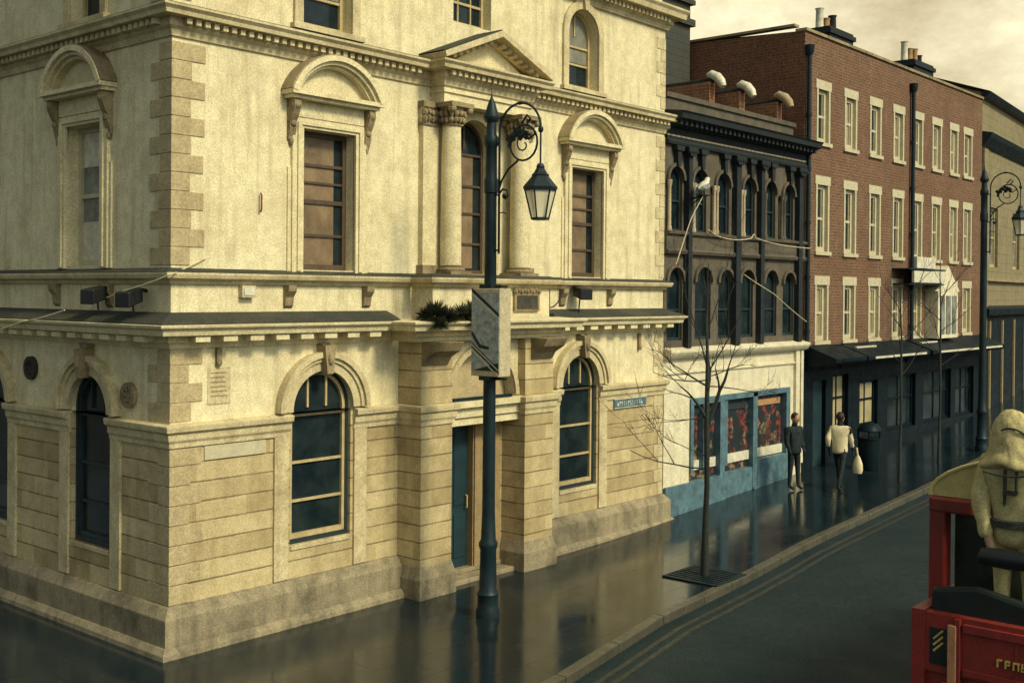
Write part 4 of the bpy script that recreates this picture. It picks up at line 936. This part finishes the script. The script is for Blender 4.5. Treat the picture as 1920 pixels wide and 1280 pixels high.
for i, (x, y, hh, sd, lab) in enumerate(((17.6, -2.3, 4.7, 5, 'leafless young tree on the pavement before the brick terrace, nearer the shop'), (20.3, -2.2, 5.4, 9, 'leafless young tree on the pavement before the gabled bay'))):
    tree((x, y, zg(x)), hh, 2.4, .032, lab, [(2.4+.28*k, dv(math.cos(k*2.1), .9, math.sin(k*2.1)), 1.0, .012, 1) for k in range(7)], sd, 'leafless street trees')
random.seed(21)
gt = MB(); gx, gy, gz = TL
for i in range(9):
    o_ = -.44+i*.11; gt.box(WORLD, gx+o_-.03, gx+o_+.03, gy-.46, gy+.46, gz+.004, gz+.02)
for s_ in (-.5, .46): gt.box(WORLD, gx-.5, gx+.5, gy+s_, gy+s_+.04, gz+.002, gz+.022); gt.box(WORLD, gx+s_, gx+s_+.04, gy-.5, gy+.5, gz+.003, gz+.0215)
gb = MB(); gb.box(WORLD, gx-.47, gx+.47, gy-.47, gy+.47, gz-.01, gz+.004)
o = gt.build('tree_grate', 'iron'); tag(o, 'square dark iron grate set in the wet pavement round the slender tree', 'tree grate'); gb.build('grate_pit', 'black', o)

# ------------------------------------------------------------------ people
def skin_body(name, chains, mat, parent, sub=2, root=0):
    """chains: lists of ((x,y,z), r); points that coincide are shared joints"""
    verts = []; rad = []; edges = []
    def idx(p, r):
        for i, q in enumerate(verts):
            if (q-p).length < 1e-4: return i
        verts.append(p); rad.append(r); return len(verts)-1
    for ch in chains:
        prev = None
        for p, r in ch:
            i = idx(Vector(p), r)
            if prev is not None and prev != i: edges.append((prev, i))
            prev = i
    me = bpy.data.meshes.new(name); me.from_pydata(verts, edges, [])
    o = bpy.data.objects.new(name, me); COL.objects.link(o)
    md = o.modifiers.new('skin', 'SKIN'); md.use_smooth_shade = True
    if not me.skin_vertices: 
        bm = bmesh.new(); bm.from_mesh(me); bm.verts.layers.skin.verify(); bm.to_mesh(me); bm.free()
    for i, r in enumerate(rad):
        rr = r if isinstance(r, tuple) else (r, r)
        me.skin_vertices[0].data[i].radius = rr; me.skin_vertices[0].data[i].use_root = (i == root)
    ss = o.modifiers.new('sub', 'SUBSURF'); ss.levels = sub; ss.render_levels = sub
    dg = bpy.context.evaluated_depsgraph_get(); dg.update()
    me2 = bpy.data.meshes.new_from_object(o.evaluated_get(dg)); me2.name = name
    bpy.data.objects.remove(o); o = bpy.data.objects.new(name, me2); COL.objects.link(o)
    me2.materials.clear(); me2.materials.append(M[mat]); me2.polygons.foreach_set('use_smooth', [True]*len(me2.polygons))
    if parent: o.parent = parent
    return o
def hand(ch, wrist, fwd, side, curl, s=1.):
    """five short chains rooted in the palm; fwd = finger direction, side = thumb side"""
    w = Vector(wrist); f = Vector(fwd).normalized(); sd = Vector(side).normalized(); dn = f.cross(sd)
    palm = w+f*.045*s; ch.append([(tuple(w), .026*s), (tuple(palm), .032*s)])
    for k, L in enumerate((.068, .078, .072, .056)):
        b = palm+f*.035*s+sd*(.026-.017*k)*s
        m_ = b+(f*math.cos(curl)+dn*math.sin(curl))*L*.5*s; e = m_+(f*math.cos(curl*2)+dn*math.sin(curl*2))*L*.5*s
        ch.append([(tuple(palm), .032*s), (tuple(b), .0105*s), (tuple(m_), .009*s), (tuple(e), .0075*s)])
    b = w+f*.03*s+sd*.03*s; ch.append([(tuple(palm), .032*s), (tuple(b), .012*s), (tuple(b+(f*.7+sd*.6)*.045*s), .009*s)])

def street_person(loc, face, pose, H, coat, label, bag=None):
    """standing / walking adult; face = heading angle"""
    t = empty('person', loc, label, 'person', None, face); s = H/1.75
    c = lambda x, y, z: (x*s, y*s, z*s)        # x forward, y left
    st_ = pose.get('stride', .0); sw = pose.get('swing', .0)
    ch = [[(c(0, 0, .95), (.115*s, .15*s)), (c(0, 0, 1.12), (.10*s, .135*s)), (c(.0, 0, 1.32), (.12*s, .165*s)), (c(0, 0, 1.44), (.08*s, .10*s)), (c(.015, 0, 1.53), .052*s), (c(.03, 0, 1.60), (.085*s, .075*s)), (c(.025, 0, 1.68), (.092*s, .078*s)), (c(.01, 0, 1.735), (.06*s, .055*s))],
          [(c(.03, 0, 1.60), (.085*s, .075*s)), (c(.115, 0, 1.615), .018*s)]]
    for sd, k in ((1, 1), (-1, -1)):
        ch.append([(c(0, 0, .95), (.115*s, .15*s)), (c(.02*k*st_, .09*sd, .88), .088*s), (c(.18*k*st_+.03*abs(st_), .095*sd, .50), .062*s), (c(.34*k*st_-.1*abs(st_)*(1-k)/2, .10*sd, .09), .04*s), (c(.34*k*st_+.14, .105*sd, .03), (.03*s, .038*s))])
        el = c(-.10*k*sw-.02, .235*sd, 1.12); wr = c(-.12*k*sw+.09, .235*sd, .90)
        ch.append([(c(.0, 0, 1.32), (.12*s, .165*s)), (c(0, .17*sd, 1.385), .062*s), (el, .044*s), (wr, .03*s)])
        hand(ch, wr, (.15, 0, -1), (1, 0, .1), .25, s)
    skin_body('body', ch, 'dark_cloth', t)
    sk = MB(); sk.ball(c(.04, 0, 1.635), .098*s, .082*s, .125*s, 14, 10); sk.ball(c(.137, 0, 1.62), .018*s, .014*s, .022*s, 8, 6); sk.ball(c(.035, .083, 1.625), .02*s, .008*s, .03*s, 8, 6); sk.ball(c(.035, -.083, 1.625), .02*s, .008*s, .03*s, 8, 6)
    h1 = sk.build('face', 'skin', None, smooth=True); h1.parent = t
    hr = MB(); hr.ball(c(.018, 0, 1.665), .104*s, .092*s, .115*s, 14, 10); h2 = hr.build('hair', 'hair', None, smooth=True); h2.parent = t
    jb = [[(c(0, 0, .80), (.155*s, .185*s)), (c(0, 0, .90), (.16*s, .195*s)), (c(0, 0, 1.1), (.14*s, .175*s)), (c(-.03, 0, 1.32), (.165*s, .20*s)), (c(0, 0, 1.46), (.075*s, .09*s))]]
    for sd, k in ((1, 1), (-1, -1)):
        jb.append([(c(-.03, 0, 1.32), (.165*s, .20*s)), (c(0, .185*sd, 1.385), .078*s), (c(-.10*k*sw-.02, .24*sd, 1.12), .062*s), (c(-.11*k*sw+.065, .238*sd, .95), .05*s)])
    skin_body('coat', jb, coat, t)
    return t
PX = (15.95, -1.6)
p1 = street_person((PX[0], PX[1], zg(PX[0])), .15, {'stride': 1.0, 'swing': 1.1}, 1.70, 'coat_white', 'person in a pale jacket and dark trousers walking away along the wet pavement')
bg = empty('shopping_bag', (16.05, -1.98, zg(16)+.32), 'pale bag hanging from the hand of the walking person', 'bag')
b = MB(); b.lathe((16.05, -1.98, zg(16)), [(.03, .38), (.09, .385), (.115, .46), (.105, .6), (.06, .72), (.03, .78)], 14, 0, .7, 1.); b.build('pouch', 'coat_white', bg, smooth=True)
b = MB(); b.tube([(16.05, -1.98, zg(16)+.76), (16.03, -1.96, zg(16)+.95)], .02); b.build('strap', 'coat_white', bg)
street_person((15.35, -.8, zg(15.35)), -1.9, {'stride': .1, 'swing': .2}, 1.70, 'dark_cloth', 'person in dark clothes standing by the blue shop window')
# litter bin with domed top
lb = empty('litter_bin', (18.55, -1.15, zg(18.5)), 'black dome topped litter bin on the pavement before the terrace', 'litter bin'); zz = zg(18.5)
b = MB(); b.lathe((18.55, -1.15, zz), [(.24, 0), (.26, .05), (.26, .72), (.28, .74), (.28, .78)], 20); b.build('barrel', 'shopdark', lb, smooth=True)
b = MB(); b.lathe((18.55, -1.15, zz), [(.28, .93), (.29, .95), (.25, 1.05), (.15, 1.12), (.03, 1.14)], 20)
for k in range(4): b.tube([(18.55+.25*math.cos(k*PI/2+.4), -1.15+.25*math.sin(k*PI/2+.4), zz+.76), (18.55+.25*math.cos(k*PI/2+.4), -1.15+.25*math.sin(k*PI/2+.4), zz+.95)], .025)
b.build('dome', 'shopdark', lb, smooth=True)

# ------------------------------------------------------------------ red open-backed bus at the right edge

BX, BY0, BY1 = .85, -9.31, -11.9          # rear screen plane, left and right side
bus = empty('red_bus', (BX, (BY0+BY1)/2, -.12), 'red bus with cream arched roof at the right edge carrying a hooded passenger', 'bus')
Zr = Frame((BX, BY0, 0), (0, -1, 0), (-1, 0, 0))      # u to the right across the back, w towards the viewer
W_ = BY0-BY1
b = MB(); b.box(Zr, .0, W_, -8.2, .36, .25, 1.98); b.build('body', 'busred', bus, bevel=.05)
b = MB(); b.box(Zr, .05, W_-.05, .30, .44, 1.80, 2.24); b.box(Zr, .42, W_-.1, .44, .47, 2.14, 2.20); b.box(Zr, .42, W_-.1, .44, .465, 1.82, 1.87); b.box(Zr, .36, .40, .44, .475, 1.5, 2.23)
b.box(Zr, .03, .13, .0, .45, 1.2, 2.252); b.box(Zr, .05, W_-.05, .34, .40, 1.35, 1.80)
for k in range(22):
    for z0 in (1.775, 2.12): b.ball(Zr(.46+k*.09, .44, z0), .008, .008, .008, 6, 4)
for u0 in (.78, 1.3, 1.82): b.box(Zr, u0, u0+.02, .44, .448, 1.84, 2.13)
b.build('rear_panel', 'busred', bus, bevel=.012)
b = MB(); b.prism(Zr, [(.14, 2.2), (.14, 2.40), (.48, 2.46), (.8, 2.40), (1.3, 2.30), (W_-.2, 2.28), (W_-.2, 2.2)], .27, .36); b.build('shade_sheet', 'busdark', bus, bevel=.03)  # added dark sheet standing in for the shading that hides the legs
b = MB(); b.box(Zr, .42, W_-.1, .40, .43, 1.40, 1.72); b.build('lower_window', 'busdark', bus, bevel=.01)
b = MB(); b.box(Zr, .17, .30, .43, .447, 1.86, 2.13); nb = b.build('lamp_recess', 'busdark', bus)
b = MB()
for k in range(3): b.tube([Zr(.20, .45, 1.96+k*.045), Zr(.27, .45, 2.03+k*.045)], .008)
b.build('reflector', 'yellow', nb)
b = MB(); b.box(Zr, .31, .375, .44, .48, 1.70, 2.18); b.box(Zr, .27, .34, .44, .49, 1.62, 1.74); b.build('trim_strip', plain('salmon_trim', (.42, .20, .10), .5, .3), bus, bevel=.006)
b = MB(); u = .66; random.seed(3)
while u < 1.6:
    h_ = .055; z0 = 1.94
    b.box(Zr, u, u+.009, .44, .4665, z0, z0+h_)
    for zz in random.sample((0, .024, .046), random.choice((1, 2, 2))): b.box(Zr, u+.009, u+.034, .44, .4665, z0+zz, z0+zz+.009)
    if random.random() < .5: b.box(Zr, u+.034, u+.043, .44, .4665, z0, z0+h_)
    u += .056
b.build('lettering', 'yellow', bus)
b = MB(); b.box(Zr, 0, .13, -.10, .05, 1.9, 3.02); b.box(Zr, 0.0, .34, -.08, .06, 2.92, 3.04); b.box(Zr, W_-.14, W_, -.1, .05, 1.9, 3.02); b.box(Zr, .34, W_, -.16, -.08, 2.90, 3.02)
b.build('rear_screen_frame', 'busred', bus, bevel=.02)
b = MB(); b.box(Zr, .13, W_-.14, -.20, -.17, 2.2, 2.9); b.build('rear_screen_glass', glassdark('bus_screen_glass', (.018, .026, .02), .25, .3, (.07, .075, .04)), bus)
b = MB(); n = 20; hw = W_/2
arc = [(hw-hw*math.cos(PI*k/n), 3.045+.40*math.sin(PI*k/n)) for k in range(n+1)]
b.prism(Zr, arc, -8.2, .02); b.build('roof', 'busroof', bus)
for w_, r_ in ((-.9, .012), (-2.7, .012), (-4.5, .012), (.025, .016)):
    b = MB(); b.tube([Zr(q[0], w_, q[1]+.005) for q in arc], r_, 6); b.build('roof_piping', 'busroof', bus)
b = MB(); b.box(Zr, 0, .06, -8.2, -.1, 1.98, 2.25); b.box(Zr, W_-.06, W_, -8.2, -.1, 1.98, 2.25); b.box(Zr, 0, .08, -8.2, -.1, 2.92, 3.04); b.box(Zr, W_-.08, W_, -8.2, -.1, 2.92, 3.04)
for k in range(6): b.box(Zr, .0, .07, -1.5-1.3*k-.06, -1.5-1.3*k+.06, 2.25, 2.92)
b.build('side_rail', 'busred', bus, bevel=.01)
b = MB(); b.box(Zr, .06, W_-.06, -8.1, .34, 1.985, 2.0); b.build('platform_floor', 'busdark', bus)
for sx in (-1.1, -6.8):
    for u in (.14, W_-.14):
        b = MB(); c = Zr(u, sx, .36)
        ring = [(.05, -.13), (.36, -.13), (.47, -.1), (.48, 0), (.47, .1), (.36, .13), (.05, .13)]; m = 20
        vs = [c+Vector((r*math.cos(2*PI*i/m), w, r*math.sin(2*PI*i/m))) for r, w in ring for i in range(m)]
        b.add(vs, [(j*m+i, j*m+(i+1) % m, (j+1)*m+(i+1) % m, (j+1)*m+i) for j in range(6) for i in range(m)]); b.build('wheel', 'black', bus, smooth=True)
# passenger in a hooded coat, back to the viewer, hands low in front of the rail
hx, hy, hz = .60, -10.03, 2.0
hp = empty('person', (hx, hy, hz), 'person in a beige hooded coat standing with back turned on the red bus platform', 'person')
ch = [[((0, 0, .92), (.12, .16)), ((0, 0, 1.12), (.11, .15)), ((0, 0, 1.32), (.12, .18)), ((.01, 0, 1.44), (.075, .09)), ((.02, 0, 1.53), .055), ((.03, 0, 1.62), (.085, .075)), ((.02, 0, 1.69), (.06, .055))], [((.03, 0, 1.62), (.085, .075)), ((.12, 0, 1.63), .016)]]
for sd in (1, -1):
    ch.append([((0, 0, .92), (.12, .16)), ((.0, .09*sd, .86), .09), ((.02, .10*sd, .48), .062), ((0, .10*sd, .09), .042), ((.14, .11*sd, .03), (.032, .04))])
    wr = (-.13, .135*sd, .775)
    ch.append([((0, 0, 1.32), (.12, .18)), ((-.01, .19*sd, 1.37), .06), ((-.10, .225*sd, 1.08), .045), (wr, .032)])
    hand(ch, wr, (-.15, -.35*sd, -.9), (-.3, -sd, .0), .45)
bo_ = skin_body('body', ch, 'skin', hp); bo_.data.materials.append(M['olivecoat'])
for p in bo_.data.polygons:
    if p.center.z < .6 or (p.center.z < 1.4 and p.center.x > -.075): p.material_index = 1
ct = [[((0, 0, .74), (.17, .20)), ((0, 0, .98), (.155, .185)), ((-.01, 0, 1.18), (.155, .195)), ((-.02, 0, 1.34), (.14, .19)), ((.0, 0, 1.46), (.10, .13))]]
for sd in (1, -1):
    ct.append([((-.02, 0, 1.34), (.14, .19)), ((-.01, .20*sd, 1.38), .085), ((-.10, .225*sd, 1.08), .072), ((-.125, .165*sd, .83), .055)])
skin_body('coat', ct, 'olivecoat', hp)
b = MB(); b.lathe((hx-.02, hy, hz), [(.27, 1.355), (.262, 1.40), (.215, 1.455), (.192, 1.52), (.178, 1.60), (.158, 1.67), (.12, 1.73), (.07, 1.765), (.02, 1.775)], 26, 0, .78, 1.)
for k, v in enumerate(b.v): v += Vector((random.uniform(-.006, .006), random.uniform(-.006, .006), .02*math.sin(7*(v.y-hy)*3)))
b.build('hood', 'olivecoat', hp, smooth=True)
b = MB(); b.tube([(hx-.02-.132*math.cos(a), hy+.165*math.sin(a), hz+1.545+.11*math.cos(a*1.5)) for a in [-1.1+k*2.2/14 for k in range(15)]], .007); b.build('hood_seam', 'moss', hp); b = MB(); b.tube([(hx-.235, hy-.16+.32*k/10, hz+1.34-.02*math.sin(PI*k/10)) for k in range(11)], .007); b.build('hood_seam', 'moss', hp)
b = MB(); b.lathe((hx-.005, hy, hz), [(.158, .93), (.178, .935), (.18, .985), (.16, .99)], 24, 0, .98, 1.16); b.build('belt', 'moss', hp, smooth=True)
b = MB(); b.box(WORLD, hx-.20, hx-.165, hy-.06, hy+.035, hz+1.18, hz+1.21); b.box(WORLD, hx-.195, hx-.16, hy-.06, hy-.045, hz+1.19, hz+1.36); b.box(WORLD, hx-.195, hx-.16, hy+.02, hy+.035, hz+1.10, hz+1.36); b.build('strap', 'moss', hp)
b = MB(); b.lathe((0, 0, 0), [(.02, -.2), (.06, -.18), (.075, 0), (.06, .18), (.02, .2)], 14)
R9 = Matrix.Translation((hx-.19, hy, hz+.72)) @ Matrix.Rotation(PI/2, 4, 'X'); b.v = [R9 @ v for v in b.v]
o = b.build('bag', 'black', smooth=True); tag(o, 'black rounded bag held behind the back of the hooded passenger', 'bag')

tx = bpy.data.textures.new('cloth_folds', 'CLOUDS'); tx.noise_scale = .16
tx2 = bpy.data.textures.new('cloth_creases', 'CLOUDS'); tx2.noise_scale = .055; tx2.noise_depth = 3
for o in bpy.data.objects:
    if o.name.split('.')[0] in ('coat', 'hood'):
        if o.name.startswith('hood') and not o.name.startswith('hood_seam'):
            sb = o.modifiers.new('s', 'SUBSURF'); sb.levels = sb.render_levels = 2
        dm = o.modifiers.new('folds', 'DISPLACE'); dm.texture = tx; dm.strength = .03; dm.mid_level = .5; dm.texture_coords = 'LOCAL'
        d2 = o.modifiers.new('creases', 'DISPLACE'); d2.texture = tx2; d2.strength = .022; d2.mid_level = .5; d2.texture_coords = 'LOCAL'
# ------------------------------------------------------------------ sky, sun, camera
SUN_EL, SUN_AZ = math.radians(42), Vector((.02, -1., 0)).normalized()
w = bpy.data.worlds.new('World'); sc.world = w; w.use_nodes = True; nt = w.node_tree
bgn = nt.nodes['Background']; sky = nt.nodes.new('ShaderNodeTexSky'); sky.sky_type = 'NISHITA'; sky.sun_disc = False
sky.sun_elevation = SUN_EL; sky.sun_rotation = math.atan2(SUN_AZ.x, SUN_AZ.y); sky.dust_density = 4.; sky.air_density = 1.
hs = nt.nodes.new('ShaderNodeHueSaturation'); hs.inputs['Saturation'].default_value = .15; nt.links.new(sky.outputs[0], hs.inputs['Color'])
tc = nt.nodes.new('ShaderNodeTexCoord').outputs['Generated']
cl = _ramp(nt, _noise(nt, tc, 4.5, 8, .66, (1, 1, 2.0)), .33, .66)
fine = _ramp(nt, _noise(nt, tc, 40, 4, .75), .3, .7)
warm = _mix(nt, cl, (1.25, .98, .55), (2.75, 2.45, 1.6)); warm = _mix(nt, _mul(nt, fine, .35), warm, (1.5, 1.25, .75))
# warm bright sky in view; unseen rest of dome cooled and dimmed for teal shade
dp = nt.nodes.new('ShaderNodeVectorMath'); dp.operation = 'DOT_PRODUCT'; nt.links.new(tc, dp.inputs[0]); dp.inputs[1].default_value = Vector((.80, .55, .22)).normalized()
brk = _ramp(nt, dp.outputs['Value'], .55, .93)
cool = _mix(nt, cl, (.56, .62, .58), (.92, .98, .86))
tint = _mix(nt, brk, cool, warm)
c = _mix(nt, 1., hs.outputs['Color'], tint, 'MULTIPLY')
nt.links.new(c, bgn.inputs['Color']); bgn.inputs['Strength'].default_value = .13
sl = bpy.data.lights.new('sun', 'SUN'); sl.energy = 2.7; sl.angle = math.radians(10); sl.color = (1., .87, .56)
so = bpy.data.objects.new('sun', sl); COL.objects.link(so)
sv = SUN_AZ*math.cos(SUN_EL)+Vector((0, 0, math.sin(SUN_EL))); so.rotation_euler = sv.to_track_quat('Z', 'Y').to_euler(); so.location = sv*60

cam = bpy.data.cameras.new('camera'); co = bpy.data.objects.new('camera', cam); COL.objects.link(co); sc.camera = co
yaw, pitch, roll = .711, -.007, .008
fw = Vector((math.cos(yaw)*math.cos(pitch), math.sin(yaw)*math.cos(pitch), math.sin(pitch)))
r = Vector((math.sin(yaw), -math.cos(yaw), 0)); u_ = r.cross(fw); r2 = r*math.cos(roll)+u_*math.sin(roll); u2 = r2.cross(fw)
mx = Matrix((r2, u2, -fw)).transposed().to_4x4(); mx.translation = Vector((-8.1337, -12.6802, 4.6)); co.matrix_world = mx
cam.sensor_width = 36; cam.lens = 2148.26/1920*36; cam.shift_y = -75.8/1920; cam.clip_end = 2000; cam.clip_start = .1
sc.view_settings.view_transform = 'Standard'; sc.view_settings.look = 'None'; sc.view_settings.exposure = .17; sc.view_settings.gamma = 1.
sc.cycles.use_denoising = True
